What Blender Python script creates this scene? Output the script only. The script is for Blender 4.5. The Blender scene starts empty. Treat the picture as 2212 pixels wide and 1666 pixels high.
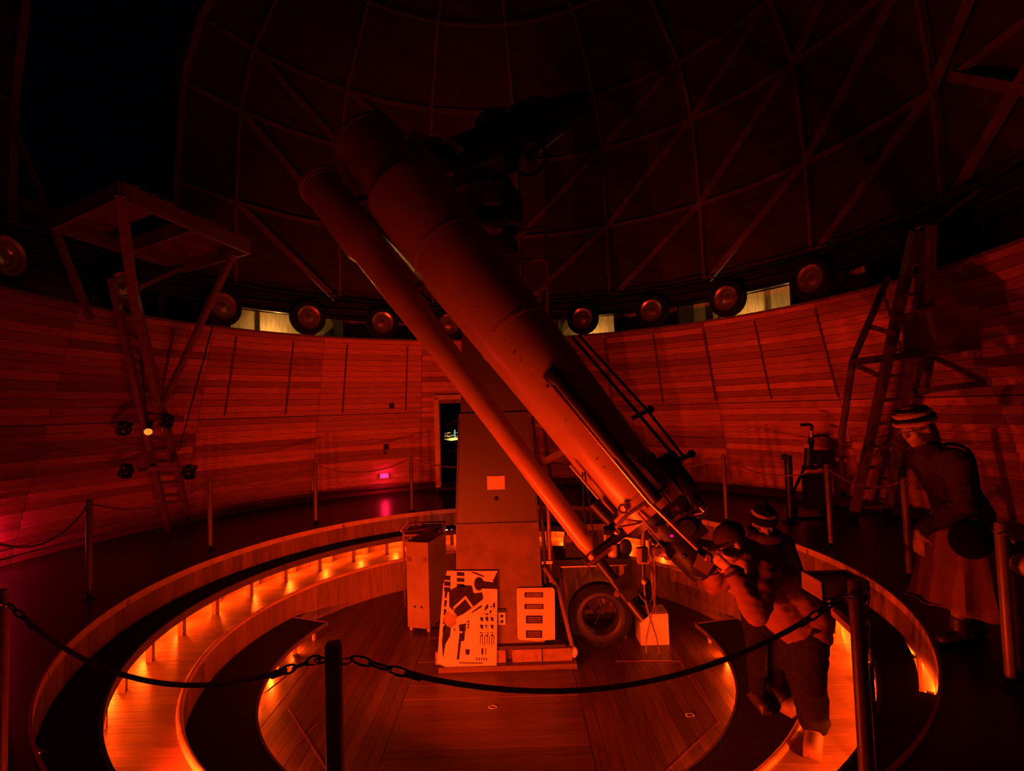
import bpy, bmesh, math, random
from mathutils import Vector, Matrix, noise
random.seed(7)
V = Vector
PI = math.pi
SC = bpy.context.scene
COL = SC.collection

# ------------------------------------------------------------------ camera
W, H = 2212, 1666
FPX, PITCH, ROLL = 1101.2, .0446, -.0313
CAM = V((.2114, -5.3795, 1.7))
_fw = V((0, math.cos(PITCH), math.sin(PITCH)))
_up0 = V((0, -math.sin(PITCH), math.cos(PITCH)))
_rt0 = V((1, 0, 0))
RT = math.cos(ROLL) * _rt0 + math.sin(ROLL) * _up0
UP = -math.sin(ROLL) * _rt0 + math.cos(ROLL) * _up0
FW = _fw
cd = bpy.data.cameras.new('camera')
cd.sensor_fit = 'HORIZONTAL'; cd.sensor_width = 36; cd.lens = 36 * FPX / W
cd.clip_start = .02; cd.clip_end = 2000
cam = bpy.data.objects.new('camera', cd); COL.objects.link(cam)
Mc = Matrix((RT, UP, -FW)).transposed().to_4x4(); Mc.translation = CAM
cam.matrix_world = Mc
SC.camera = cam

# ------------------------------------------------------------------ world, exposure
wd = bpy.data.worlds.new('night'); SC.world = wd; wd.use_nodes = True
wb = wd.node_tree.nodes['Background']
wb.inputs['Color'].default_value = (.25, .45, 1, 1); wb.inputs['Strength'].default_value = .0006
SC.view_settings.view_transform = 'Standard'; SC.view_settings.look = 'None'
SC.view_settings.gamma = 1; SC.view_settings.use_curve_mapping = False
SC.view_settings.exposure = 0.0

AMBER = (1, .075, .004)         # small lamps in the step risers
RED = (1, .043, .004)          # under-step lamps
PINK = (1, .01, .06)            # wall night lights
FLOOD_W, LAMP_W, LAMP2_W = 1.0, 13.0, 12.0      # watts: flood lamps, small lamps under the upper and the lower step

# ------------------------------------------------------------------ pixel helpers (photo frame 2212 x 1666)
def ray(x, y): return RT * ((x - W / 2) / FPX) - UP * ((y - H / 2) / FPX) + FW
def P(x, y, d): return CAM + ray(x, y) * d
def G(x, y, z=0):
    d = ray(x, y); return CAM + d * ((z - CAM.z) / d.z)
def CY(x, y, R):
    d = ray(x, y); a = d.x**2 + d.y**2; b = CAM.x * d.x + CAM.y * d.y; c = CAM.x**2 + CAM.y**2 - R * R
    return CAM + d * ((-b + math.sqrt(b * b - a * c)) / a)
def YP(x, y, Y):
    d = ray(x, y); return CAM + d * ((Y - CAM.y) / d.y)
def pol(a, R, z=0): return V((R * math.cos(math.radians(a)), R * math.sin(math.radians(a)), z))
def nrm180(a): return (a + 180) % 360 - 180
def azi(v): return math.degrees(math.atan2(v.y, v.x))

# ------------------------------------------------------------------ mesh builder
def frame(d, up=V((0, 0, 1))):
    z = d.normalized(); 
    if abs(z.dot(up)) > .98: up = V((0, 1, 0))
    x = up.cross(z).normalized(); y = z.cross(x)
    return Matrix((x, y, z)).transposed()
class MB:
    def __init__(s): s.v = []; s.f = []
    def add(s, vs, fs):
        n = len(s.v); s.v += [V(p) for p in vs]; s.f += [tuple(i + n for i in q) for q in fs]; return s
    def box(s, c, d, R=None, taper=1):
        c = V(c); hx, hy, hz = d[0] / 2, d[1] / 2, d[2] / 2; vs = []
        for z in (-1, 1):
            k = taper if z > 0 else 1
            for (x, y) in ((-1, -1), (1, -1), (1, 1), (-1, 1)):
                p = V((x * hx * k, y * hy * k, z * hz)); vs.append(c + (R @ p if R else p))
        return s.add(vs, [(3, 2, 1, 0), (4, 5, 6, 7), (0, 1, 5, 4), (1, 2, 6, 5), (2, 3, 7, 6), (3, 0, 4, 7)])
    def beam(s, a, b, w, h, up=V((0, 0, 1))):
        a, b = V(a), V(b); F = frame(b - a, up)
        return s.box((a + b) / 2, (w, h, (b - a).length), F)
    def lathe(s, prof, M=None, n=24, a0=0, a1=2 * PI):
        M = M or Matrix.Identity(4); full = abs(a1 - a0 - 2 * PI) < 1e-6; m = n if full else n + 1
        vs, fs = [], []
        for (r, z) in prof:
            for i in range(m):
                t = a0 + (a1 - a0) * i / n; vs.append(M @ V((r * math.cos(t), r * math.sin(t), z)))
        for k in range(len(prof) - 1):
            for i in range(n):
                j = (i + 1) % m
                fs.append((k * m + i, k * m + j, (k + 1) * m + j, (k + 1) * m + i))
        s.add(vs, fs)
        return s
    def cyl(s, a, b, r0, r1=None, n=16, cap=True):
        a, b = V(a), V(b); r1 = r0 if r1 is None else r1; F = frame(b - a); L = (b - a).length
        vs = []
        for (r, z) in ((r0, 0), (r1, L)):
            for i in range(n):
                t = 2 * PI * i / n; vs.append(a + F @ V((r * math.cos(t), r * math.sin(t), z)))
        fs = [(i, (i + 1) % n, n + (i + 1) % n, n + i) for i in range(n)]
        if cap: fs += [tuple(range(n - 1, -1, -1)), tuple(range(n, 2 * n))]
        return s.add(vs, fs)
    def tube(s, path, r, n=8, closed=False):
        path = [V(p) for p in path]; m = len(path); rs = r if isinstance(r, (list, tuple)) else [r] * m
        vs, fs = [], []; up = None
        for i, p in enumerate(path):
            q0 = path[(i - 1) % m] if (closed or i > 0) else p
            q1 = path[(i + 1) % m] if (closed or i < m - 1) else p
            d = (q1 - q0).normalized()
            if up is None: up = V((0, 0, 1)) if abs(d.z) < .9 else V((0, 1, 0))
            x = up.cross(d).normalized(); y = d.cross(x); up = y
            for k in range(n):
                t = 2 * PI * k / n; vs.append(p + (x * math.cos(t) + y * math.sin(t)) * rs[i])
        mm = m if closed else m - 1
        for i in range(mm):
            j = (i + 1) % m
            for k in range(n): fs.append((i * n + k, i * n + (k + 1) % n, j * n + (k + 1) % n, j * n + k))
        if not closed: fs += [tuple(range(n - 1, -1, -1)), tuple((m - 1) * n + k for k in range(n))]
        return s.add(vs, fs)
    def sph(s, c, r, n=12, R=None):
        r = (r, r, r) if not isinstance(r, (tuple, list)) else r; c = V(c); vs, fs = [], []; m = max(6, n // 2 + 1)
        for i in range(m + 1):
            p = PI * i / m
            for k in range(n):
                t = 2 * PI * k / n
                q = V((r[0] * math.sin(p) * math.cos(t), r[1] * math.sin(p) * math.sin(t), r[2] * math.cos(p)))
                vs.append(c + (R @ q if R else q))
        for i in range(m):
            for k in range(n): fs.append((i * n + k, (i + 1) * n + k, (i + 1) * n + (k + 1) % n, i * n + (k + 1) % n))
        return s.add(vs, fs)
    def prism(s, poly, z0, z1, M=None):
        n = len(poly); M = M or Matrix.Identity(4)
        vs = [M @ V((x, y, z0)) for x, y in poly] + [M @ V((x, y, z1)) for x, y in poly]
        return s.add(vs, [tuple(range(n - 1, -1, -1)), tuple(range(n, 2 * n))] + [(i, (i + 1) % n, n + (i + 1) % n, n + i) for i in range(n)])
    def sector(s, r0, r1, z0, z1, a0, a1, n, r0t=None, r1t=None):      # solid ring sector, degrees; r0t/r1t radii at the top
        r0t = r0 if r0t is None else r0t; r1t = r1 if r1t is None else r1t; full = abs(a1 - a0 - 360) < 1e-6
        m = n if full else n + 1; vs, fs = [], []
        for i in range(m):
            a = a0 + (a1 - a0) * i / n
            vs += [pol(a, r0, z0), pol(a, r1, z0), pol(a, r1t, z1), pol(a, r0t, z1)]
        for i in range(n):
            j = (i + 1) % m
            for k in range(4): fs.append((i * 4 + k, i * 4 + (k + 1) % 4, j * 4 + (k + 1) % 4, j * 4 + k))
        if not full: fs += [(3, 2, 1, 0), (n * 4, n * 4 + 1, n * 4 + 2, n * 4 + 3)]
        return s.add(vs, fs)
    def mesh(s, name, mat, o=V((0, 0, 0)), smooth=True):
        me = bpy.data.meshes.new(name); me.from_pydata([p - o for p in s.v], [], s.f)
        bm = bmesh.new(); bm.from_mesh(me); bmesh.ops.remove_doubles(bm, verts=bm.verts, dist=1e-6)
        bmesh.ops.recalc_face_normals(bm, faces=bm.faces); bm.to_mesh(me); bm.free()
        if smooth:
            me.polygons.foreach_set('use_smooth', [True] * len(me.polygons)); me.set_sharp_from_angle(angle=.65)
        if mat: me.materials.append(mat)
        return me
WO = {}
def link(o, parent, origin):
    COL.objects.link(o); WO[o.name] = V(origin)
    if parent:
        o.parent = parent; o.location = V(origin) - WO[parent.name]
    else: o.location = V(origin)
    return o
def obj(name, mb, mat, parent=None, origin=None, smooth=True):
    o0 = V(origin) if origin is not None else (WO[parent.name] if parent else V((0, 0, 0)))
    return link(bpy.data.objects.new(name, mb.mesh(name, mat, o0, smooth)), parent, o0)
def inst(name, me, parent, M):
    o = bpy.data.objects.new(name, me); COL.objects.link(o); WO[o.name] = M.translation.copy()
    if parent:
        o.parent = parent; M = Matrix.Translation(-WO[parent.name]) @ M
    o.matrix_basis = M
    return o
def tag(o, label, cat, group=None):
    o['label'] = label; o['category'] = cat
    if group: o['group'] = group
    return o
def thing(name, label, cat, loc, group=None):
    return tag(link(bpy.data.objects.new(name, None), None, loc), label, cat, group)
def struct(o): o['kind'] = 'structure'; return o
def stuff(o): o['kind'] = 'stuff'; return o
def outside(loc):                     # True where a light stands outside the picture
    v = V(loc) - CAM; d = v.dot(FW)
    if d <= 0: return True
    x, y = W / 2 + FPX * v.dot(RT) / d, H / 2 - FPX * v.dot(UP) / d
    return not (0 <= x <= W and 0 <= y <= H)
def oname(name, loc): return name + '_offscreen' if outside(loc) else name
def point(parent, loc, w, col, r=.02, name='bulb_light'):
    name = oname(name, loc)
    l = bpy.data.lights.new(name, 'POINT'); l.energy = w; l.color = col; l.shadow_soft_size = r
    return link(bpy.data.objects.new(name, l), parent, loc)
def spot(parent, loc, to, w, col, ang=90, r=.03, blend=.6, name='bulb_light'):
    name = oname(name, loc)
    l = bpy.data.lights.new(name, 'SPOT'); l.energy = w; l.color = col; l.shadow_soft_size = r
    l.spot_size = math.radians(ang); l.spot_blend = blend
    o = link(bpy.data.objects.new(name, l), parent, loc)
    o.rotation_euler = (V(to) - V(loc)).to_track_quat('-Z', 'Y').to_euler()
    return o

# ------------------------------------------------------------------ materials
def mk(name):
    m = bpy.data.materials.new(name); m.use_nodes = True; nt = m.node_tree
    return m, nt, nt.nodes['Principled BSDF']
def surf(name, c, rough=.6, metal=0, var=.25, scale=6, bump=.15, stretch=(1, 1, 1), spec=.5, rnd=0, c2=None):
    m, nt, b = mk(name); N = nt.nodes; Lk = nt.links.new
    tc = N.new('ShaderNodeTexCoord'); mp = N.new('ShaderNodeMapping'); mp.inputs['Scale'].default_value = stretch
    oi = N.new('ShaderNodeObjectInfo'); ad = N.new('ShaderNodeVectorMath'); ad.operation = 'ADD'
    cm = N.new('ShaderNodeCombineXYZ'); mu = N.new('ShaderNodeMath'); mu.operation = 'MULTIPLY'; mu.inputs[1].default_value = 37
    Lk(oi.outputs['Random'], mu.inputs[0])
    for k in range(3): Lk(mu.outputs[0], cm.inputs[k])
    Lk(tc.outputs['Object'], mp.inputs['Vector']); Lk(mp.outputs['Vector'], ad.inputs[0]); Lk(cm.outputs[0], ad.inputs[1])
    nz = N.new('ShaderNodeTexNoise'); nz.inputs['Scale'].default_value = scale; nz.inputs['Detail'].default_value = 5
    nz.inputs['Roughness'].default_value = .6
    Lk(ad.outputs[0], nz.inputs['Vector'])
    rp = N.new('ShaderNodeValToRGB')
    c2 = c2 or tuple(min(1, x * (1 + var)) for x in c); c1 = tuple(x * (1 - var) for x in c)
    rp.color_ramp.elements[0].position = .3; rp.color_ramp.elements[1].position = .7
    rp.color_ramp.elements[0].color = (*c1, 1); rp.color_ramp.elements[1].color = (*c2, 1)
    Lk(nz.outputs['Fac'], rp.inputs['Fac'])
    src = rp.outputs['Color']
    if rnd:
        mr = N.new('ShaderNodeMapRange'); mr.inputs['To Min'].default_value = 1 - rnd; mr.inputs['To Max'].default_value = 1 + rnd * .5
        Lk(oi.outputs['Random'], mr.inputs['Value'])
        mx = N.new('ShaderNodeVectorMath'); mx.operation = 'MULTIPLY'
        cx = N.new('ShaderNodeCombineXYZ')
        for k in range(3): Lk(mr.outputs[0], cx.inputs[k])
        Lk(src, mx.inputs[0]); Lk(cx.outputs[0], mx.inputs[1]); src = mx.outputs[0]
    Lk(src, b.inputs['Base Color'])
    b.inputs['Roughness'].default_value = rough; b.inputs['Metallic'].default_value = metal
    b.inputs['Specular IOR Level'].default_value = spec
    if bump:
        bp = N.new('ShaderNodeBump'); bp.inputs['Strength'].default_value = bump; bp.inputs['Distance'].default_value = .01
        Lk(nz.outputs['Fac'], bp.inputs['Height']); Lk(bp.outputs['Normal'], b.inputs['Normal'])
    return m
def emit(name, c, s):
    m, nt, b = mk(name); b.inputs['Base Color'].default_value = (*c, 1)
    b.inputs['Emission Color'].default_value = (*c, 1); b.inputs['Emission Strength'].default_value = s
    return m
m_carpet = surf('dark_carpet', (.035, .03, .03), .97, var=.4, scale=90, bump=.4, spec=.15)
m_deck = surf('dark_floor_paint', (.022, .02, .022), .33, var=.3, scale=14, bump=.1, spec=.25)
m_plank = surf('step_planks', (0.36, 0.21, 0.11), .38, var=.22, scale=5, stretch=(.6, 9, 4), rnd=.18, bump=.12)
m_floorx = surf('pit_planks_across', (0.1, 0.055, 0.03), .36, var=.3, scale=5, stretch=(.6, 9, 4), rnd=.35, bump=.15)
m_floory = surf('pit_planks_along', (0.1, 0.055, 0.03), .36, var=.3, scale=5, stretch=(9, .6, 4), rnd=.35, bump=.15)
m_stave = surf('riser_staves', (0.24, 0.135, 0.075), .5, var=.25, scale=4, stretch=(6, 6, .7), rnd=.3, bump=.15)
m_rim = surf('rim_edge', (.55, .34, .2), .4, var=.2, scale=8)
m_post = surf('step_post', (0.28, 0.16, 0.09), .5, var=.3, scale=8)
m_board = surf('wall_boards', (0.52, 0.2, 0.17), .6, var=.3, scale=4.5, stretch=(1, 1, 16), rnd=.5, bump=.3)
m_wallback = surf('wall_backing', (.10, .06, .04), .8)
m_dome = surf('dome_sheathing', (0.045, 0.028, 0.032), .8, var=.45, scale=2.2, stretch=(1, 1, 5), bump=.3)
m_rib = surf('dome_timber', (0.145, 0.078, 0.066), .65, var=.3, scale=6)
m_iron = surf('black_iron', (.02, .02, .022), .4, metal=.3, var=.3, scale=12)
m_rail = surf('ring_rail', (.06, .05, .05), .32, metal=.7, var=.3, scale=10)
m_rubber = surf('tyre_rubber', (.014, .013, .013), .9, var=.3, scale=20, spec=.08)
m_hub = surf('hub_paint', (.42, .36, .30), .28, metal=.75, var=.2, scale=9)
m_studs = surf('bare_wood', (.50, .38, .22), .7, var=.25, scale=5, stretch=(5, 5, .8))
m_tube = surf('telescope_paint', (0.26, 0.165, 0.115), .3, var=.12, scale=3, bump=.04)
m_tube2 = surf('dark_telescope_paint', (0.1, 0.06, 0.05), .38, var=.15, scale=4, bump=.04)
m_brass = surf('brass', (.78, .50, .25), .24, metal=.95, var=.12, scale=9, bump=.03)
m_steel = surf('steel', (.45, .42, .40), .3, metal=.8, var=.15, scale=9, bump=.03)
m_black = surf('black_enamel', (.010, .009, .010), .45, var=.3, scale=10, bump=.05, spec=.3)
m_conc = surf('pier_concrete', (0.09, 0.055, 0.036), .75, var=.28, scale=5, bump=.35)
m_pier = surf('pier_steel_paint', (0.02, 0.01, 0.0075), .55, var=.12, scale=3, bump=.08)
m_white = surf('white_enamel', (0.45, 0.4, 0.36), .4, var=.06, scale=4, bump=.03)
m_cabin = surf('cabinet_paint', (0.21, 0.15, 0.115), .42, var=.15, scale=3, bump=.06)
m_print = surf('print_paper', (0.37, 0.3, 0.25), .55, var=.08, scale=10, bump=.02)
m_ink = surf('print_ink', (0.02, 0.012, 0.012), .9, var=.3, scale=20, bump=.02, spec=.08)
m_ink2 = surf('print_ink_mid', (0.12, 0.07, 0.05), .55, var=.4, scale=25, bump=.02)
m_oak = surf('plain_timber', (0.16, 0.09, 0.06), .55, var=.3, scale=6, stretch=(3, 3, 3))
m_dkoak = surf('dark_timber', (.10, .06, .05), .6, var=.3, scale=6)
m_postblk = surf('stanchion_paint', (0.12, 0.085, 0.07), .42, var=.2, scale=10)
m_rope = surf('rope_cord', (0.16, 0.1, 0.08), .8, var=.3, scale=60, bump=.5)
m_skin = surf('skin', (0.24, 0.14, 0.1), .5, var=.08, scale=14, bump=.05)
m_jacket = surf('tan_jacket', (0.15, 0.065, 0.045), .9, var=.16, scale=7, bump=.35, spec=.08)
m_trouser = surf('dark_trousers', (0.012, 0.009, 0.011), .9, var=.3, scale=20, bump=.3, spec=.08)
m_coat = surf('dark_coat', (0.009, 0.007, 0.008), .9, var=.3, scale=20, bump=.3, spec=.08)
m_coat2 = surf('brown_coat', (0.03, 0.016, 0.015), .9, var=.3, scale=14, bump=.3, spec=.08)
m_skirt = surf('pale_skirt', (0.18, 0.08, 0.06), .9, var=.2, scale=9, bump=.25, spec=.08)
m_capc = surf('cap_cloth', (0.03, 0.015, 0.015), .9, var=.2, scale=30, bump=.2, spec=.08)
m_shoe = surf('pale_shoe', (0.18, 0.11, 0.08), .6, var=.15, scale=16, bump=.15)
m_shoed = surf('dark_shoe', (0.035, 0.02, 0.018), .5, var=.2, scale=16)
m_hair = surf('dark_hair', (.02, .015, .013), .6, var=.4, scale=40, bump=.4)
m_knit1 = surf('knit_dark', (0.008, 0.007, 0.008), .9, var=.3, scale=60, bump=.4, spec=.08)
m_knit2 = surf('knit_pale', (0.34, 0.2, 0.16), .9, var=.2, scale=60, bump=.4)
m_scarf = surf('scarf', (0.06, 0.03, 0.03), .9, var=.3, scale=20, bump=.3, spec=.08)
m_bag = surf('bag_cloth', (0.008, 0.006, 0.007), .9, var=.3, scale=30, spec=.08)
m_saddle = surf('saddle_lit_tone', (.3, .2, .15), .5, var=.15, scale=8)  # pale tone puts lamp light into the saddle and the tube rim
m_boxw = surf('box_wood', (.5, .3, .2), .6, var=.2, scale=8)
m_glass = surf('jar_glass', (.5, .4, .34), .08, var=.05, scale=3, bump=0)
m_led = emit('lamp_lens', RED, 1.2)
m_white_led = emit('white_led', (1, .72, .66), 14)
m_pink = emit('pink_lens', (1, .03, .16), 1.6)
m_yellow = emit('yellow_lamp', (1, .40, .05), .75)
m_warm = emit('warm_bulb', (1, .62, .22), 3)
m_mag = emit('indicator', (1, .0, .25), 1.0)

# ------------------------------------------------------------------ the pit: radii and levels
R1, R2, R3, R4 = 3.528, 3.205, 2.766, 2.24
Z1, Z2, Z3, Z4 = -.267, -.51, -.782, -.95

fl = struct(obj('floor', MB().sector(R1 + .010, 6.25, -.06, 0, 0, 360, 140), m_deck))
rim = struct(obj('trim_1', MB().sector(R1 - .006, R1 + .012, -.05, .016, 0, 360, 140), m_rim))
# upper riser: bent staves, seen above the step and behind its posts
wr = struct(obj('wall_pit_upper', MB().sector(R1 + .018, R1 + .05, Z2 - .06, -.05, 0, 360, 120), m_wallback))
NS = 150; da = 360 / NS
stv = MB().sector(R1 - .004, R1 + .018, Z2 - .02, -.004, -da / 2 + .05, da / 2 - .05, 1).mesh('stave', m_stave)
for i in range(NS):
    inst('stave', stv, wr, Matrix.Rotation(math.radians(i * da), 4, 'Z') @ Matrix.Translation((random.uniform(-.002, .002), 0, 0)))
# upper dark step on posts, with a thin lip along its inner edge
GAPS = ((-33.5, -18.5), (-142.2, -139.8))
tread = MB()
tread.sector(R2, R1 - .11, Z1 - .032, Z1, 0, 360, 150)
def outer_band(a0, a1, n, f):       # outer strip of the step whose outer edge may fall short of the riser
    vs, fs = [], []
    for i in range(n + 1):
        a = a0 + (a1 - a0) * i / n; ro = R1 - .006 - f(i / n)
        vs += [pol(a, R1 - .11, Z1 - .032), pol(a, ro, Z1 - .032), pol(a, ro, Z1), pol(a, R1 - .11, Z1)]
    for i in range(n):
        for k in range(4): fs.append((i * 4 + k, i * 4 + (k + 1) % 4, i * 4 + 4 + (k + 1) % 4, i * 4 + 4 + k))
    fs += [(3, 2, 1, 0), (n * 4, n * 4 + 1, n * 4 + 2, n * 4 + 3)]
    tread.add(vs, fs)
outer_band(-18.5, 217.8, 110, lambda t: 0)
outer_band(-139.8, -33.5, 60, lambda t: 0)
outer_band(-33.4, -18.5, 10, lambda t: .095 * (1 - t))
outer_band(217.9, 220.1, 3, lambda t: .06 * t)
tr = struct(obj('floor_upper_step', tread, m_carpet))
obj('lip', MB().sector(R2 - .008, R2 + .016, Z1 - .075, Z1 + .004, -50, 230, 120), m_dkoak, tr)  # deepened as an added shade that hides the lamps and cuts their upward light
obj('lip', MB().sector(R2 - .008, R2 + .006, Z1 - .032, Z1 + .004, 230, 310, 40), m_dkoak, tr)
pm = MB().box((0, 0, (Z2 + Z1) / 2 - .015), (.05, .055, Z1 - Z2 - .03)).mesh('post', m_post)
rm = MB().box((0, 0, (Z2 + Z1) / 2 - .015), (.045, .075, Z1 - Z2 - .03)).mesh('rear_post', m_post)
NP = 38
for i in range(NP):
    a = 105.4 + i * 360 / NP
    inst('post', pm, tr, Matrix.Rotation(math.radians(a), 4, 'Z') @ Matrix.Translation((R2 + .035, 0, 0)))
    inst('rear_post', rm, tr, Matrix.Rotation(math.radians(a + 4.2), 4, 'Z') @ Matrix.Translation((R1 - .035, 0, 0)))
# lit ring floor of planks
fr = struct(obj('floor_ring', MB().sector(R3 + .01, R1, Z2 - .06, Z2 - .022, 0, 360, 100), m_wallback))
def strip(y0, y1, xa, xb, z0, z1, mat, parent, name='plank', M=None, n=5):
    ys = [y0 + (y1 - y0) * k / n for k in range(n + 1)]
    L = [(xa(y), y) for y in ys]; Rr = [(xb(y), y) for y in reversed(ys)]
    if max(abs(p[0] - q[0]) for p, q in zip(L, reversed(Rr))) < .03: return
    obj(name, MB().prism(L + Rr, z0, z1, M), mat, parent, smooth=False)
sq = lambda R: (lambda y: math.sqrt(max(0, R * R - y * y)))
pw = .088; RO = R1 - .008; RI = R3 + .004
k = -RO
while k < RO - .01:
    y0, y1 = k + .002, min(k + pw - .002, RO - 1e-3)
    if y0 > -RI and y1 < RI:
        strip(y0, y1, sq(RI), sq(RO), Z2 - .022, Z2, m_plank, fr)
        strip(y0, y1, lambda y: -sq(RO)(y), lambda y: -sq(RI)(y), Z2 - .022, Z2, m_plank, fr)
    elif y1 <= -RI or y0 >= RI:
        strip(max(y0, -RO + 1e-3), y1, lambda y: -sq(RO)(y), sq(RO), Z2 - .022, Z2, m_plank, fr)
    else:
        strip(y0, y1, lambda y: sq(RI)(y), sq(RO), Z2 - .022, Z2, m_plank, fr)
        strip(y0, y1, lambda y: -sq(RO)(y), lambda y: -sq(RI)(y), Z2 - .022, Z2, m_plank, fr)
    k += pw
# lower riser and its rounded rim
wl = struct(obj('wall_pit_lower', MB().sector(R3 + .012, R3 + .04, Z4 - .05, Z2 - .03, 0, 360, 110), m_wallback))
NS2 = 104; da2 = 360 / NS2
stv2 = MB().sector(R3 - .008, R3 + .012, Z4, Z2 - .004, -da2 / 2 + .06, da2 / 2 - .06, 1).mesh('stave', m_stave)
for i in range(NS2): inst('stave', stv2, wl, Matrix.Rotation(math.radians(i * da2), 4, 'Z'))
ring = [pol(a * 3, R3 + .004, Z2 + .006) for a in range(120)]
struct(obj('trim_2', MB().tube(ring, .024, 10, True), m_rim))
# lower dark step: an arc open at the back
A_L, A_R = 158.5, 12.1 + 360
t2 = struct(obj('floor_lower_step', MB().sector(R4, R3 - .01, Z3 - .03, Z3, A_L, A_R, 90), m_carpet))
obj('lip', MB().sector(R4 - .006, R4 + .014, Z3 - .04, Z3 + .003, A_L, A_R, 90), m_dkoak, t2)
obj('end_board', MB().box((0, 0, 0), (R3 - R4, .025, .045)).add([], []), m_rim, t2).matrix_basis = Matrix.Rotation(math.radians(A_L), 4, 'Z') @ Matrix.Translation(((R3 + R4) / 2, .0, Z3 - .02))
obj('end_board', MB().box((0, 0, 0), (R3 - R4, .025, .045)), m_rim, t2).matrix_basis = Matrix.Rotation(math.radians(A_R), 4, 'Z') @ Matrix.Translation(((R3 + R4) / 2, .0, Z3 - .02))
p2 = MB().box((0, 0, (Z3 + Z4) / 2 - .015), (.03, .03, Z3 - Z4 - .03)).mesh('post', m_post)
for i in range(26):
    a = A_L + 3 + i * (A_R - A_L - 6) / 25
    inst('post', p2, t2, Matrix.Rotation(math.radians(a), 4, 'Z') @ Matrix.Translation((R4 + .09, 0, 0)))
# pit floor of planks
fp = struct(obj('floor_pit', MB().lathe([(0, Z4 - .07), (R3 + .03, Z4 - .07), (R3 + .03, Z4 - .024), (0, Z4 - .024)], n=64), m_wallback))
XL, XR, RP = -.88, .74, R3 - .01
w = .105; x = -RP
Mz = Matrix(((0, 1, 0, 0), (1, 0, 0, 0), (0, 0, 1, 0), (0, 0, 0, 1)))
while x < RP - .02:
    x1 = min(x + w, RP - 1e-3)
    if x < XL < x1: x1 = XL
    if XL <= x < XR: x = XR; continue
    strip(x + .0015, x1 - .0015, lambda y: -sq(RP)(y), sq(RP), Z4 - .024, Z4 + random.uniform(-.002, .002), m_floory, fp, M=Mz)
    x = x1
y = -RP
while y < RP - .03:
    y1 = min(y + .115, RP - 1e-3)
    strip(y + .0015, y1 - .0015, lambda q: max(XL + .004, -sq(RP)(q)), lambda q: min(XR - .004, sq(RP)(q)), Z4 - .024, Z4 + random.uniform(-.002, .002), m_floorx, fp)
    y = y1
# metal seam strips and small fittings let into the pit floor
def seam(pts, mat=m_brass, wd_=.008):
    pts = [G(a, b, Z4 + .003) for a, b in pts]
    obj('seam_strip', MB().beam(pts[0], pts[1], wd_, .006), mat, fp, smooth=False)
seam([(622, 1530), (704, 1660)]); seam([(566, 1500), (690, 1402)]); seam([(1330, 1428), (1470, 1428)]); seam([(1455, 1408), (1552, 1560)])
seam([(1552, 1560), (1440, 1664)]); seam([(640, 1610), (690, 1560)])
for q in ((1064, 1528), (1490, 1545)):
    c = G(*q, Z4 + .006)
    obj('floor_ring_pull', MB().tube([c + V((.035 * math.cos(t * PI / 6), .022 * math.sin(t * PI / 6), 0)) for t in range(12)], .005, 6, True), m_steel, fp)

# ------------------------------------------------------------------ lamps under the steps
def lamp(loc, wv, label, group, r=.02, aim=None):
    t = thing(oname('step_lamp', loc), label, 'lamp', loc, group)
    obj('housing', MB().lathe([(0, .016), (.034, .016), (.034, 0), (.024, -.004)], Matrix.Translation(loc), 14), m_iron, t)
    obj('lens', MB().lathe([(.024, -.004), (.014, -.008), (0, -.009)], Matrix.Translation(loc), 14), m_led, t)
    if aim: spot(t, V(loc) - V((0, 0, .028)), aim, wv, RED, 145, r, .75)
    else: point(t, V(loc) - V((0, 0, .028)), wv, AMBER, r)
NL = 38
for i in range(NL):
    a = 105.4 + (i + .5) * 360 / NL + 1.2
    if -124 < nrm180(a) < -56: continue
    lamp(pol(a, R2 + .2, Z1 - .05), LAMP_W * (2.6 if -56 < nrm180(a) < 15 else 1), 'small round red lamp under the upper carpeted step', 'lamps under the upper step')
for a, wv, az_ in ((-127, 330, 52), (-117, 420, 56), (-107, 380, 64), (-96, 250, 76), (-85, 130, 84), (-74, 60, 90)):
    q = pol(a, R2 + .03, Z1 - .05)
    lamp(q, wv * FLOOD_W, 'bright red flood lamp under the inner edge of the upper step', 'flood lamps under the upper step', .022, q + pol(az_, 1, .12))
NL2 = 18
for i in range(NL2):
    a = A_L + 5 + (i + .5) * (A_R - A_L - 10) / NL2
    lamp(pol(a, R4 + .12, Z3 - .048), LAMP2_W, 'small round red lamp under the lower carpeted step', 'lamps under the lower step')

# ------------------------------------------------------------------ round outer wall of boards
WB, WT, ZT = 6.0, 5.05, 3.13
def RW(z): return WB - (WB - WT) * z / ZT
wb_ = struct(obj('wall_back', MB().sector(WB + .06, WB + .12, 0, ZT, 0, 360, 68, WT + .06, WT + .12), m_wallback))
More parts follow.
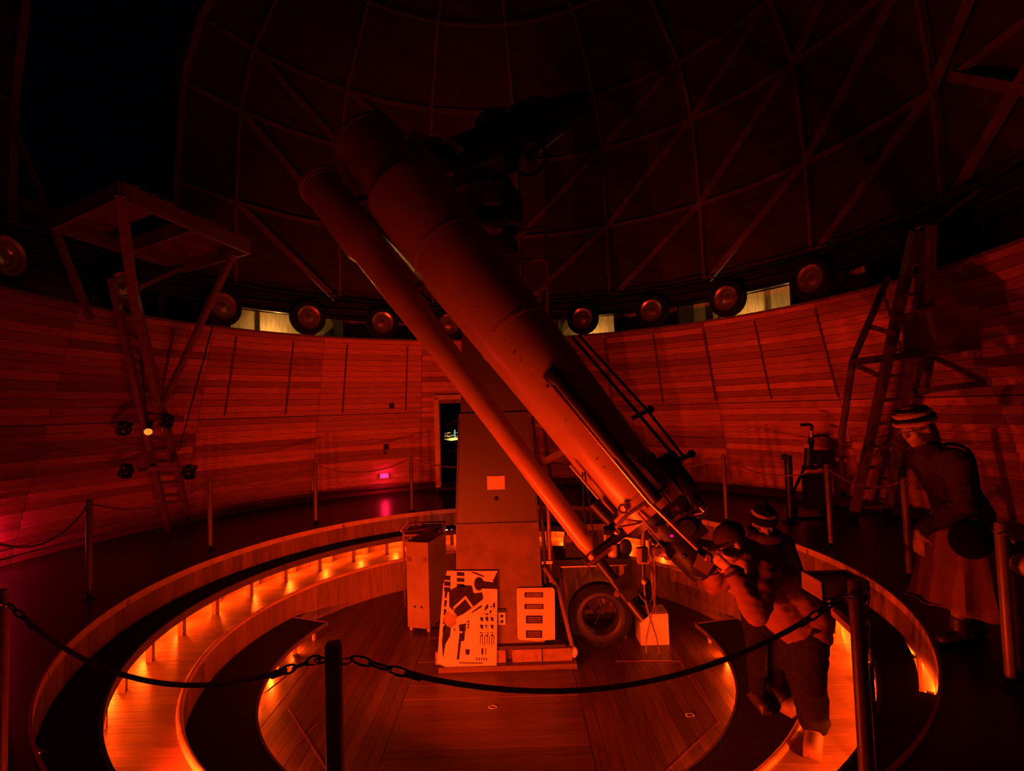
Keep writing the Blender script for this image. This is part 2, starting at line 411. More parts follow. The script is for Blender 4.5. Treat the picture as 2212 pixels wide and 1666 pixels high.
# (backing gets an opening for the door below)
DOOR0, DOOR1, DZ0, DZ1 = 94.6, 103.9, .10, 1.93
wb_.data.clear_geometry()
bk = MB(); 
bk.sector(WB + .06, WB + .1, 0, ZT, DOOR1, DOOR0 + 360, 66, WT + .06, WT + .1)
bk.sector(RW(DZ1) + .06, RW(DZ1) + .1, DZ1, ZT, DOOR0, DOOR1, 3, WT + .06, WT + .1)
bk.sector(WB + .06, WB + .1, 0, DZ0, DOOR0, DOOR1, 3)
tmp = bk.mesh('wall_back', m_wallback); wb_.data = tmp
NC, NSEC = 30, 17; ch = ZT / NC; sec = 360 / NSEC; J0 = 2.1 - sec
rest = MB()
def course(a0, a1, kk, mb=None):
    z0, z1 = kk * ch + (.010 if kk == 16 else .003), (kk + 1) * ch - .003
    r0, r1 = RW(z0), RW(z1); mb = mb or MB()
    n = max(1, int(round((a1 - a0) / 5)))
    return mb.sector(r0 - .0, r0 + .05, z0, z1, a0 + .05, a1 - .05, n, r1 + .022, r1 + .05)
for kk in range(NC):
    zc = (kk + .5) * ch
    full = course(0, sec, kk).mesh('board', m_board)
    for s_ in range(NSEC):
        a0 = J0 + s_ * sec; a1 = a0 + sec
        if a0 > 193:
            course(a0, a1, kk, rest); continue
        if DZ0 - .02 < zc < DZ1 and a0 < DOOR1 and a1 > DOOR0:
            if a0 < DOOR0 - .5: obj('board', course(a0, DOOR0, kk), m_board, wb_)
            if a1 > DOOR1 + .5: obj('board', course(DOOR1, a1, kk), m_board, wb_)
            continue
        inst('board', full, wb_, Matrix.Rotation(math.radians(a0), 4, 'Z'))
stuff(obj('boards_behind_viewer', rest, m_board, wb_))
# cover strips where the upper panels meet
for a in (146.2, 135.4, 124.4, 111.3, 88, 66, 55.2, 44.7, 34.5, 23.3, 12, 157):
    obj('cover_strip', MB().beam(pol(a, RW(1.72) - .004, 1.72), pol(a, RW(3.0) - .004, 3.0), .03, .012, pol(a, 1)), m_dkoak, wb_)
for (q, s_) in (((846, 877), .09), ((834, 966), .1), ((832, 978), .05)):
    c = CY(*q, 5.6); r_ = RW(c.z); c = CY(*q, r_ - .02); a = azi(c)
    tag(obj('wall_box', MB().box((0, 0, 0), (.05, s_, s_ * 1.1), Matrix.Rotation(math.radians(a), 3, 'Z')), m_iron, None), {877: 'small dark box on the wall above the other two boxes', 966: 'dark square box on the wall above the pink night light', 978: 'tiny dark box just under the dark square wall box'}[q[1]], 'box').location = c

# door: frame, sill, balcony with railing and town lights far below
dA, dB = pol(DOOR1, 5.9, 0), pol(DOOR0, 5.9, 0)
dx = (dB - dA).normalized(); dn = V((dx.y, -dx.x, 0)) * -1
dr = struct(obj('door_1', MB().box((dA + dB) / 2 - dn * .12 + V((0, 0, DZ1 - .04)), ((dB - dA).length, .9, .09), Matrix((dx, dn, V((0, 0, 1)))).transposed()), m_oak))
Rd = Matrix((dx, dn, V((0, 0, 1)))).transposed()
for c in (dA, dB): obj('jamb', MB().box(c - dn * .12 + V((0, 0, (DZ0 + DZ1) / 2)), (.06, .9, DZ1 - DZ0), Rd), m_oak, dr)
obj('sill', MB().box((dA + dB) / 2 - dn * .12 + V((0, 0, DZ0 - .02)), ((dB - dA).length + .1, .9, .06), Rd), m_rim, dr)
obj('casing', MB().box(dA - dx * .04 - dn * .58 + V((0, 0, (DZ1) / 2 + .05)), (.10, .03, DZ1), Rd), m_rim, dr)
obj('casing', MB().box((dA + dB) / 2 - dn * .58 + V((0, 0, DZ1 + .04)), ((dB - dA).length + .2, .03, .10), Rd), m_rim, dr)
struct(obj('floor_balcony', MB().box(V((-.95, 7.0, .02)), (3.2, 2.0, .08)), m_deck))
bal = thing('balcony_railing', 'pale balcony railing with two rails seen through the doorway', 'railing', V((-1.3, 7.6, .06)))
ya = 7.6
obj('rail', MB().beam(YP(930, 978, ya), YP(1010, 973, ya), .045, .07), m_white, bal)
obj('rail', MB().beam(YP(930, 991, ya), YP(1010, 985, ya), .045, .07), m_white, bal)
for px in (982, 936, 1012):
    t_ = YP(px, 973, ya); obj('post', MB().box((t_.x, ya, (t_.z + .06) / 2 + .02), (.07, .07, t_.z - .04)), m_white, bal)
town = thing('town_lights', 'cluster of yellow and teal town lights far below the hill', 'lights', V((-8, 120, -12)))
m_tl = emit('town_yellow', (1, .72, .18), 1.1); m_tl2 = emit('town_dim', (.9, .6, .25), .25); m_tt = emit('town_teal', (.25, .8, .62), .6)
m_hill = surf('night_hill', (.01, .009, .008), .95)
for i in range(34):
    px = random.uniform(962, 992); py = random.choice([936, 942, 948, 949, 950]) + random.uniform(-1.5, 1.5)
    c = YP(px, py, 120); ww = random.uniform(.25, .9) * (1.6 if py > 946 else 1)
    obj('lit_window', MB().box(c, (ww, .2, random.uniform(.15, .32))), m_tl if py > 945 and px > 972 else m_tl2, town, smooth=False)
obj('lit_tower', MB().box((YP(982, 929, 120) + YP(983, 945, 120)) / 2, (.32, .3, 1.9)), m_tt, town, smooth=False)
obj('lit_block', MB().box(YP(985, 948, 121), (2.2, .3, .5)), m_tl, town, smooth=False)
tag(obj('dark_hillside', MB().sph((0, 260, -90), (400, 130, 84), 24), m_hill), 'black wooded hillside below the balcony', 'hill')
brn = thing('bare_tree', 'bare brown tree branches outside the doorway above the town lights', 'tree', V((-3.0, 9.2, -8)))
m_br = surf('bark', (.35, .28, .2), .9)
b0 = YP(930, 935, 9.2); b1 = YP(962, 920, 9.2); b2 = YP(996, 903, 9.2)
obj('trunk', MB().tube([V((-3.0, 9.4, -8)), V((-2.9, 9.3, -2)), b0], [.14, .09, .03], 8), m_br, brn)
obj('limb', MB().tube([b0, b1, b2, YP(1015, 890, 9.2)], [.03, .022, .014, .008], 6), m_br, brn)
for (q0, q1) in (((962, 920), (985, 925)), ((970, 916), (992, 889)), ((955, 924), (968, 896)), ((980, 910), (996, 912))):
    obj('twig', MB().tube([YP(*q0, 9.2), YP(*q1, 9.3)], [.010, .004], 5), m_br, brn)

# pink night lights on the wall near the floor
def night(c, label, w_, face=None):
    a = azi(c); R_ = Matrix.Rotation(math.radians(a), 4, 'Z'); t = thing(oname('night_light', c), label, 'night light', c)
    obj('housing', MB().box(c + pol(a, .02), (.05, .2, .11), R_.to_3x3()), m_white, t)
    obj('lens', MB().box(c - pol(a, .01), (.03, .17, .085), R_.to_3x3()), m_pink, t)
    point(t, c - pol(a, .07), w_, PINK, .05)
night(CY(830, 1028, RW(.38) - .03), 'pink night light low on the board wall between two stanchions', 5)
night(pol(177, RW(.36) - .03, .36), 'pink night light on the wall casting a pink glow on the floor', 26)

# ------------------------------------------------------------------ wall head: wheels, rail, lit outer bays
struct(obj('trim_3', MB().sector(WT - .02, 6.2, ZT - .03, ZT, 0, 360, 90), m_oak))
struct(obj('wall_outer', MB().sector(6.05, 6.12, ZT - .03, 4.2, 0, 360, 60), m_studs))
struct(obj('ceiling_bay', MB().sector(5.5, 6.12, 3.86, 3.92, 0, 360, 60), m_dkoak))
whg = 'wheels that carry the dome'
azs = [4.6, 23.1, 39.3, 55.1, 70.7, 86.3, 101.8, 116.9, 132.6, 149.1, 165.4, -178.3]
ty = MB().lathe([(.20, -.075), (.235, -.088), (.29, -.085), (.312, -.05), (.318, 0), (.312, .05), (.29, .085), (.235, .088), (.20, .075), (.20, -.075)], None, 36).mesh('tyre', m_rubber)
hb = MB().lathe([(0, .075), (.02, .072), (.035, .03), (.09, .018), (.105, .035), (.15, .035), (.165, .062), (.205, .078), (.212, .07), (.212, -.06), (0, -.06)], None, 32).mesh('hub', m_hub)
ax = MB().cyl((0, 0, -.45), (0, 0, 0), .035, None, 12).mesh('axle', m_iron)
fk = MB().box((.0, 0, -.16), (.12, .16, .1)).box((0, .2, -.16), (.10, .36, .06)).mesh('bracket', m_iron)
for a in azs:
    t = thing('dome_wheel', 'rubber-tyred wheel with a metal hub running on top of the board wall', 'roller', pol(a, 5.06, 3.445), whg)  # tyred wheels that carry the turning dome
    out = -pol(a, 1); up_ = V((0, 0, 1)); xx = up_.cross(out)
    M = Matrix((xx, up_, out)).transposed().to_4x4(); M.translation = pol(a, 5.06, 3.445)
    inst('tyre', ty, t, M); inst('hub', hb, t, M); inst('axle', ax, t, M); inst('bracket', fk, t, M)
# studs and braces of the bays behind the wheels, with added light baffles
bays = struct(obj('wall_bays', MB().sector(6.0, 6.05, ZT, ZT + .09, 0, 200, 40), m_studs))
for i in range(24):
    a = -12 + i * 8.3
    obj('stud', MB().beam(pol(a, 6.0, ZT), pol(a, 6.0, 3.88), .09, .07, pol(a, 1)), m_studs, bays, smooth=False)
    if i % 2 == 0: obj('brace', MB().beam(pol(a + .6, 5.95, 3.8), pol(a + 7.6, 5.95, ZT + .06), .09, .04, pol(a, 1)), m_studs, bays, smooth=False)
for a in (124.5, 146.5, 152, 158, 77, 64, 50.5, 28.6, 109, 95, 16, 8):
    obj('glow_baffle', MB().beam(pol(a, 5.25, 3.49), pol(a, 6.05, 3.49), .04, .76, V((0, 0, 1))), m_iron, bays, smooth=False)  # black panels added to keep the bulb glow within its bays
for a, wv in ((135.5, 34), (40.0, 22), (31.5, 9), (69.5, 20)):
    c = pol(a, 5.72, 3.175); t = thing('bay_bulb', 'bare warm bulb on the wall head behind the wheels', 'bulb', c, 'bulbs behind the dome wheels')
    obj('socket', MB().cyl(c - V((0, 0, .06)), c - V((0, 0, .02)), .02, None, 10), m_iron, t)
    obj('globe', MB().sph(c, .028, 10), m_warm, t)
    point(t, c, wv, (1, .50, .12), .035)
# dome base ring: dark rails
drg = struct(obj('trim_4', MB().sector(5.22, 5.30, 3.50, 3.80, 0, 360, 90), m_iron))
obj('flange', MB().sector(5.10, 5.32, 3.78, 3.81, 0, 360, 90), m_rail, drg)
obj('flange', MB().sector(5.12, 5.32, 3.50, 3.525, 0, 360, 90), m_rail, drg)
obj('cable', MB().tube([pol(a * 4, 5.14, 3.66 + .012 * math.sin(a * 1.7)) for a in range(90)], .018, 6, True), m_rail, drg)
obj('cable', MB().tube([pol(a * 4, 5.08, 3.86 + .015 * math.sin(a * 2.3)) for a in range(90)], .014, 6, True), m_rail, drg)

# ------------------------------------------------------------------ dome
prof = [(5.46, 3.80), (5.46, 5.35), (5.32, 6.87), (4.88, 7.80), (3.6, 8.70), (1.8, 9.25), (0.02, 9.42)]
S0, S1 = 155.5, 177.0
dm = MB(); nseg = 64
vs = []; fs = []
angs = [S1 + (360 - (S1 - S0)) * i / nseg for i in range(nseg + 1)]
for th in (0, .05):
    for (r, z) in prof:
        for a in angs: vs.append(pol(a, max(.0, r + th), z + th * .4))
m_ = nseg + 1; npf = len(prof)
for th in (0, 1):
    for kx in range(npf - 1):
        for i in range(nseg):
            o_ = th * npf * m_ + kx * m_ + i; fs.append((o_, o_ + 1, o_ + m_ + 1, o_ + m_))
dm.add(vs, fs)
dm.sector(5.46, 5.51, 3.80, 4.35, S0, S1, 6)
dome = struct(obj('ceiling', dm, m_dome))
rg = [(5.36, 5.33), (5.20, 6.87), (4.76, 7.75), (3.5, 8.62)]
nodes = [5.7 + 19.85 * i for i in range(18)] 
nodes = [a for a in nodes]
def inslit(a): return S0 - .5 < (a % 360) < S1 + .5
def arc(a, b, R, z, w_, h_):
    mb = MB(); n = max(1, int(abs(b - a) / 7)); return mb.sector(R, R + w_, z - h_ / 2, z + h_ / 2, a, b, n)
for ti, (R, z) in enumerate(rg):
    for i in range(18):
        a, b = nodes[i], nodes[i] + 19.85
        a_, b_ = a, b
        if a_ < S0 < b_: b_ = S0
        elif a_ < S1 < b_: a_ = S1
        if inslit((a_ + b_) / 2): continue
        obj('ring_beam', arc(a_, b_, R - .02, z, .07, .06), m_rib, dome, smooth=False)
tiers = [(5.38, 3.82)] + rg
for i in range(18):
    a = nodes[i]
    if inslit(a): a = S0 - .8
    for ti in range(len(tiers) - 1):
        (r0, z0), (r1, z1) = tiers[ti], tiers[ti + 1]
        obj('rib', MB().beam(pol(a, r0 + .02, z0), pol(a, r1 + .02, z1), .05, .09, pol(a, 1)), m_rib, dome, smooth=False)
        s_ = -1 if a < 97 else 1
        if ti < 3:
            b = a + s_ * 19.85
            if inslit(b) or S0 < (a + b) / 2 < S1: continue
            obj('brace', MB().beam(pol(a, r0 - .02, z0), pol(b, r1 - .02, z1), .10, .06, pol((a + b) / 2, 1)), m_rib, dome, smooth=False)
    obj('rib', MB().beam(pol(a, 3.48, 8.6), pol(a, .3, 9.35), .05, .09), m_rib, dome, smooth=False)
for a in (S0 - .6, S1 + .6):
    for (r0, z0), (r1, z1) in zip(tiers[:-1], tiers[1:]):
        obj('slit_jamb', MB().beam(pol(a, r0 + .02, z0), pol(a, r1 + .02, z1), .10, .16, pol(a, 1)), m_rib, dome, smooth=False)

# ------------------------------------------------------------------ pier
pr = thing('pier', 'tall telescope pier of rough concrete below and painted steel above', 'pier', V((.02, .5, Z4)))
def frustum(mb, x0, x1, y0, y1, z0, X0, X1, Y0, Y1, z1):
    vs = [(x0, y0, z0), (x1, y0, z0), (x1, y1, z0), (x0, y1, z0), (X0, Y0, z1), (X1, Y0, z1), (X1, Y1, z1), (X0, Y1, z1)]
    return mb.add(vs, [(3, 2, 1, 0), (4, 5, 6, 7), (0, 1, 5, 4), (1, 2, 6, 5), (2, 3, 7, 6), (3, 0, 4, 7)])
obj('concrete_base', frustum(MB(), -.455, .475, .04, 1.0, Z4, -.425, .445, .05, .98, .495), m_conc, pr)
obj('steel_column', frustum(MB(), -.43, .45, .03, .98, .505, -.355, .375, .05, .93, 1.62), m_pier, pr)
obj('joint_band', frustum(MB(), -.365, .385, .035, .94, 1.60, -.362, .382, .035, .94, 1.66), m_pier, pr)
obj('upper_column', frustum(MB(), -.345, .365, .055, .92, 1.66, -.28, .30, .08, .86, 3.35), m_pier, pr)
for xx_ in (-.39, .41):
    obj('corner_bead', MB().tube([(xx_ * 1.08, .03, .52), (xx_ * .93, .045, 1.6)], .010, 6), m_pier, pr)
obj('base_groove', MB().box((.01, .025, .5), (.89, .02, .014)), m_black, pr)
pa, pb = YP(1052, 1029, .03), YP(1091, 1057, .035)
obj('notice_plate', MB().box((pa + pb) / 2, (pb.x - pa.x, .012, pa.z - pb.z)), m_print, pr)
obj('knob', MB().sph(YP(1072, 1078, .03), .022, 10), m_black, pr)
o_ = YP(1082, 1336, .03)
oc = obj('outlet', MB().box((o_.x + .01, .035, o_.z), (.075, .03, .125)), m_white, pr)
for dz in (-.028, .028): obj('socket', MB().cyl((o_.x + .01, .022, o_.z + dz), (o_.x + .01, .01, o_.z + dz), .017, None, 10), m_black, oc)
obj('wiring_box', MB().box((o_.x + .01, .04, o_.z + .08), (.085, .05, .035)), m_black, pr)
# wooden plinth blocks round the foot
pl = thing('plinth', 'low timber plinth boards round the foot of the pier', 'plinth', V((.1, -.06, Z4)))
obj('base_board', MB().box((.08, -.032, Z4 + .025), (1.40, .155, .05)), m_floorx, pl)
for k_, xx_ in enumerate((.28, .59)): obj('block', MB().box((xx_, 0, Z4 + .115), (.30, .087, .125)), m_oak, pl)
obj('block', MB().box((-.30, 0, Z4 + .115), (.72, .087, .125)), m_oak, pl)
obj('cap_board', MB().box((.08, .010, Z4 + .192), (1.2, .070, .03)), m_pier, pl)
# conduit up the side of the pier and a pole leaning on it
cn = thing('conduit', 'pair of thin conduits running up the right side of the pier', 'pipe', V((.49, .1, Z4)))
obj('pipe', MB().tube([(.50, .125, Z4), (.50, .125, .2), (.475, .125, .9), (.42, .125, 1.62)], .018, 8), m_pier, cn)
obj('pipe', MB().tube([(.56, .16, Z4), (.56, .16, .6), (.54, .18, .72)], .02, 8), m_oak, cn)
obj('clip', MB().box((.525, .14, .05), (.11, .05, .03)), m_steel, cn)
q0, q1 = P(1239, 1409, 5.27), P(1205, 1270, 5.40)
pole = thing('leaning_pole', 'dark wooden pole with a pale knob leaning on the pier', 'pole', q0)
obj('shaft', MB().tube([q0, q1, V((.485, .07, .02))], .022, 8), m_dkoak, pole)
obj('knob', MB().sph(q0, (.045, .045, .058), 14), m_white, pole)

# ------------------------------------------------------------------ mount head on the pier
mt = thing('equatorial_mount', 'dark equatorial mount head with counterweight shaft above the pier', 'mount', V((.02, .4, 3.35)))
obj('base_casting', frustum(MB(), -.33, .35, .02, .9, 3.35, -.25, .27, .06, .8, 3.62), m_pier, mt)
pa0, pa1 = V((-.02, -.05, 3.75)), V((.10, 1.3, 4.65))
obj('polar_housing', MB().cyl(pa0, pa1, .24, .20, 24), m_pier, mt)
obj('gear_wheel', MB().cyl(V((-.01, .06, 3.83)), V((.0, .16, 3.89)), .40, None, 40), m_black, mt)
obj('drive_box', MB().box(P(1030, 425, 5.45), (.28, .22, .16)), m_tube2, mt)
obj('drive_box', MB().box(P(1062, 432, 5.35), (.16, .2, .12)), m_oak, mt)
obj('lower_box', MB().box(P(1050, 470, 5.5), (.42, .3, .18)), m_pier, mt)
obj('shelf', MB().beam(P(985, 408, 5.3), P(1085, 400, 5.3), .2, .02), m_brass, mt)
obj('lever', MB().cyl(P(1010, 400, 5.25), P(1035, 362, 5.3), .014, None, 8), m_steel, mt)
obj('lever', MB().cyl(P(1022, 402, 5.25), P(1048, 370, 5.3), .010, None, 8), m_steel, mt)
obj('knob', MB().sph(P(1053, 392, 5.25), (.05, .05, .04), 12), m_brass, mt)
d0, d1 = P(935, 372, 5.05), P(1245, 232, 6.35)
obj('declination_shaft', MB().cyl(d0, d1, .235, .20, 28), m_black, mt)
dd = (d1 - d0).normalized()
obj('counterweight', MB().cyl(d0 + dd * 1.45, d0 + dd * 1.72, .30, None, 32), m_black, mt)
obj('counterweight', MB().cyl(d0 + dd * .95, d0 + dd * 1.02, .34, None, 32), m_black, mt)
fcp = P(1143, 340, 5.55)
obj('setting_wheel', MB().lathe([(.17, -.02), (.2, -.02), (.2, .02), (.17, .02), (.17, -.02)], Matrix.Translation(fcp) @ frame(V((-.3, -1, -.2))).to_4x4(), 28), m_black, mt)
obj('wheel_hub', MB().cyl(fcp, fcp + V((.05, .3, .06)), .05, None, 12), m_black, mt)
obj('sight_arm', MB().cyl(P(1160, 330, 5.6), P(1215, 285, 5.7), .02, None, 8), m_steel, mt)
for i in range(4):
    a_ = P(918 + i * 3, 297 + i * 9, 4.95); obj('saddle_fin', MB().beam(a_, P(955 + i * 4, 303 + i * 8, 5.05), .05, .018), m_saddle, mt)
obj('saddle_plate', MB().box(P(972, 322, 4.98), (.20, .05, .16), Matrix.Rotation(.7, 3, 'Y')), m_saddle, mt)
for (q0, q1) in (((893, 308), (945, 366)), ((905, 306), (957, 374)), ((930, 322), (966, 380)), ((878, 318), (928, 368)), ((945, 330), (975, 376))):
    obj('saddle_rod', MB().cyl(P(*q0, 4.92), P(*q1, 4.80), .022, None, 8), m_saddle, mt)
obj('saddle_block', MB().box(P(905, 305, 5.02), (.16, .16, .12), Matrix.Rotation(.5, 3, 'Y')), m_saddle, mt)
# pipe ladder frame beside the mount
lf = thing('mount_pipe_frame', 'slim red-lit pipe frame with a rung standing behind the mount', 'pipe frame', P(1182, 640, 6.62))
obj('upright', MB().tube([P(1178, 486, 6.62), P(1182, 570, 6.62), P(1182, 650, 6.62), P(1180, 745, 6.62)], .022, 8), m_oak, lf)
obj('rung', MB().tube([P(1085, 560, 6.62), P(1182, 562, 6.62)], .022, 8), m_oak, lf)
obj('rung', MB().tube([P(1075, 506, 6.62), P(1178, 490, 6.62)], .018, 8), m_oak, lf)
obj('strut', MB().tube([P(1182, 600, 6.62), P(1165, 630, 6.62), P(1168, 745, 6.62)], .018, 8), m_oak, lf)
obj('strut', MB().tube([P(1095, 560, 6.62), P(1130, 640, 6.62), P(1132, 760, 6.62)], .018, 8), m_oak, lf)
obj('control_box', MB().box(P(1090, 545, 6.62), (.16, .2, .5)), m_cabin, lf)

for q in ((1180, 742), (1132, 757)):
    p_ = P(*q, 6.62); obj('arm', MB().cyl(p_, (min(p_.x, .22), .84, p_.z), .018, None, 8), m_oak, lf)

# ------------------------------------------------------------------ main telescope
A0, A1 = P(1385, 1070, 3.72), P(790, 312, 5.25)
U = (A1 - A0).normalized(); LT = (A1 - A0).length
FT = frame(U, V((0, 1, 0)))
def pj(X):
    v = X - CAM; w_ = v.dot(FW); return W / 2 + FPX * v.dot(RT) / w_, H / 2 - FPX * v.dot(UP) / w_, w_
def tat(px, py):
    best = None
    for i in range(-200, 1200):
        t = LT * i / 1000; q = pj(A0 + U * t); e = (q[0] - px)**2 + (q[1] - py)**2
        if best is None or e < best[0]: best = (e, t, q[2])
    return best[1], best[2]
def rpx(px, py, wpx): return tat(px, py)[1] * wpx / 2 / FPX
tel = thing('refractor_telescope', 'huge refracting telescope slanting across the dome with its finders', 'telescope', A0)
TM = FT.to_4x4(); TM.translation = A0
t1, _ = tat(1343, 1014); t2_, _ = tat(1214, 853); t3, _ = tat(1012, 597); t4, _ = tat(882, 427); t5, _ = tat(795, 318)
r1_, r2_, r3_, r4_, r5_ = rpx(1343, 1014, 150), rpx(1214, 853, 156), rpx(1012, 597, 178), rpx(882, 427, 184), rpx(800, 325, 150)
tb = obj('main_tube', MB().lathe([(r1_ * .97, -.03), (r1_, .0), (r1_, t1), (r2_, t2_), (r3_, t3), (r4_, t4 - .06), (r4_ * 1.015, t4 - .04), (r4_ * 1.015, t4), (r4_ * .96, t4 + .012), (0, t4 + .012)], TM, 72), m_tube, tel)
obj('dew_cap', MB().lathe([(r5_, t4), (r5_, t5 - .03), (r5_ * 1.03, t5 - .03), (r5_ * 1.03, t5 + .03), (r5_ * .95, t5 + .03), (r5_ * .93, t4 + .1), (0, t4 + .1)], TM, 56), m_tube, tel)
for (px, py) in ((975, 545), (1112, 725), (1250, 897)):
    tt, _ = tat(px, py)
    rr = None
    for (ta, ra), (tb_, rb) in (((t1, r1_), (t2_, r2_)), ((t2_, r2_), (t3, r3_)), ((t3, r3_), (t4, r4_))):
        if ta <= tt <= tb_: rr = ra + (rb - ra) * (tt - ta) / (tb_ - ta)
    if rr and (px != 1250): obj('seam_band', MB().lathe([(rr - .01, tt - .018), (rr + .006, tt - .016), (rr + .006, tt + .016), (rr - .01, tt + .018)], TM, 64), m_tube, tel)
# rivets along the tube
rv = MB()
for i in range(46):
    t_ = random.uniform(.2, t3 - .1); an = random.choice([-2.0, -1.2, -.4]) + random.uniform(-.05, .05)
    rr = r1_ + (r3_ - r1_) * t_ / t3
    rv.sph(TM @ V((rr * math.cos(an), rr * math.sin(an), t_)), .006, 6)
stuff(obj('rivets', rv, m_steel, tel))
# tail end: collar, black plate and eyepiece train
obj('tail_collar', MB().lathe([(r1_ * .99, -.0), (r1_ * 1.06, -.0), (r1_ * 1.06, -.07), (r1_ * .98, -.07), (r1_ * .98, -.16), (0, -.16)], TM, 56), m_tube, tel)
obj('porthole', MB().lathe([(.02, 0), (.035, 0), (.035, .02), (.02, .02)], Matrix.Translation(P(1346, 1099, tat(1346, 1090)[1] - r1_ * .92)) @ frame(CAM - A0).to_4x4(), 18), m_brass, tel)
obj('tail_plate', MB().lathe([(r1_ * .90, -.14), (r1_ * .90, -.21), (r1_ * .5, -.24), (0, -.24)], TM, 40), m_black, tel)
obj('tail_cone', MB().lathe([(r1_ * .62, -.22), (r1_ * .42, -.52), (.085, -.66), (0, -.66)], TM, 32), m_black, tel)
E0, E1 = A0 - U * .60, P(1527, 1205, 3.40)
ed = (E1 - E0).normalized(); EM = frame(ed).to_4x4(); EM.translation = E0; EL = (E1 - E0).length
obj('focuser', MB().lathe([(.09, 0), (.09, .1), (.06, .12), (.06, EL * .45), (.075, EL * .46), (.075, EL * .52), (.045, EL * .55), (.045, EL * .85), (0, EL * .85)], EM, 24), m_black, tel)
obj('eyepiece', MB().lathe([(.03, EL * .82), (.03, EL), (.022, EL + .01), (0, EL + .01)], EM, 18), m_brass, tel)
obj('diagonal_prism', MB().box(P(1516, 1218, 3.42), (.1, .09, .09), Matrix.Rotation(.6, 3, 'Y')), m_tube2, tel)
for i, (px, py, s_) in enumerate(((1440, 1195, .05), (1470, 1150, .045), (1455, 1180, .06), (1485, 1140, .06), (1420, 1190, .04), (1480, 1198, .03), (1410, 1145, .035), (1500, 1120, .05))):
    c = P(px, py, 3.45 + .03 * (i % 3)); dv = V((random.uniform(-1, 1), -.8, random.uniform(-.6, .6))).normalized()
    obj('adjusting_knob', MB().lathe([(s_ * .35, -.05), (s_ * .35, -.012), (s_ * .9, -.012), (s_, .0), (s_ * .9, .02), (0, .022)], Matrix.Translation(c) @ frame(dv).to_4x4(), 16), m_black if i % 2 else m_tube2, tel)
obj('indicator_lamp', MB().sph(P(1451, 1158, 3.38), (.012, .012, .009), 10), m_mag, tel)
obj('control_wheel', MB().sph(P(1479, 1201, 3.36), .02, 12), m_black, tel)
for (q0, q1, dpt, rr) in (((1378, 1108), (1425, 1165), 3.45, .008), ((1405, 1150), (1430, 1182), 3.44, .006), ((1440, 1065), (1495, 1145), 3.6, .012)):
    obj('tail_rod', MB().cyl(P(*q0, dpt), P(*q1, dpt - .1), rr, None, 8), m_steel, tel)
# finder telescope with its long brass rod along the front of the tube
f0, f1 = P(1416, 1078, 3.36), P(1188, 806, 3.86)
fd = (f1 - f0).normalized(); FL = (f1 - f0).length; FM = frame(fd).to_4x4(); FM.translation = f0
ff = obj('finder_scope', MB().lathe([(0, -.02), (.045, -.02), (.045, FL * .3), (.055, FL * .32), (.055, FL - .12), (.07, FL - .1), (.07, FL), (.06, FL), (.055, FL - .08), (0, FL - .08)], FM, 24), m_black, tel)
obj('dust_cap', MB().cyl(P(1166, 802, 3.86), P(1170, 806, 3.9), .075, None, 24), m_black, ff)
obj('cap_arm', MB().cyl(P(1166, 802, 3.88), f1, .012, None, 6), m_brass, ff)
g0, g1 = P(1506, 1186, 3.30), P(1187, 826, 3.80)
obj('brass_rod', MB().tube([g0, P(1400, 1082, 3.36), g1], .016, 10), m_brass, tel)
for (px, py, dpt) in ((1405, 1090, 3.36), (1262, 908, 3.66), (1190, 832, 3.8), (1452, 1130, 3.33)):
    c = P(px, py, dpt); obj('rod_clamp', MB().box(c + V((.02, .03, .01)), (.11, .06, .025), FT), m_brass, tel)
obj('handle_bar', MB().tube([P(1330, 1140, 3.4), P(1355, 1112, 3.36), P(1395, 1085, 3.36), P(1440, 1050, 3.42)], .013, 8), m_tube2, tel)
# slim rails and second scope along the upper edge of the tube
for (off, rr) in ((0, .013), (14, .011)):
    obj('guide_rail', MB().tube([P(1236 + off, 728 - off * .3, 4.15), P(1388 + off, 905 - off, 3.8), P(1468 + off * .6, 1000 - off, 3.62)], rr, 8), m_tube2, tel)
for (px, py, dpt) in ((1385, 892, 3.8), (1474, 988, 3.62)):
    obj('rail_bracket', MB().beam(P(px - 20, py + 12, dpt), P(px + 22, py - 8, dpt), .03, .03), m_tube2, tel)
    obj('bracket_knob', MB().sph(P(px + 20, py - 7, dpt), .03, 10), m_black, tel)
h0, h1 = P(1512, 1098, 3.42), P(1432, 992, 3.62)
hd = (h1 - h0).normalized(); HM = frame(hd).to_4x4(); HM.translation = h0; HL = (h1 - h0).length
sc2 = obj('guide_scope', MB().lathe([(0, 0), (.05, 0), (.05, .1), (.085, .14), (.085, HL - .1), (.1, HL - .09), (.1, HL), (0, HL)], HM, 24), m_black, tel)
obj('drawtube', MB().cyl(P(1502, 1085, 3.42), P(1522, 1105, 3.38), .013, None, 10), m_brass, sc2)
for (px, py) in ((1500, 1112), (1512, 1090), (1522, 1118), (1478, 1108), (1526, 1092)):
    c = P(px, py, 3.42); obj('screw', MB().cyl(c, c + V((random.uniform(-.05, .05), -.03, random.uniform(-.05, .05))), .007, None, 8), m_brass, sc2)
obj('eyepiece_clip', MB().tube([P(1490, 1112, 3.4), P(1500, 1110, 3.4), P(1512, 1100, 3.4)], .006, 6), m_brass, sc2)
obj('eyepiece_clip', MB().tube([P(1506, 1117, 3.4), P(1512, 1119, 3.4), P(1526, 1110, 3.4)], .006, 6), m_brass, sc2)
obj('motor_box', MB().box(P(1432, 1040, 3.5), (.09, .09, .28), frame(U, V((0, 1, 0)))), m_tube2, tel)
obj('motor_box', MB().box(P(1460, 1080, 3.5), (.16, .12, .2), FT), m_black, tel)
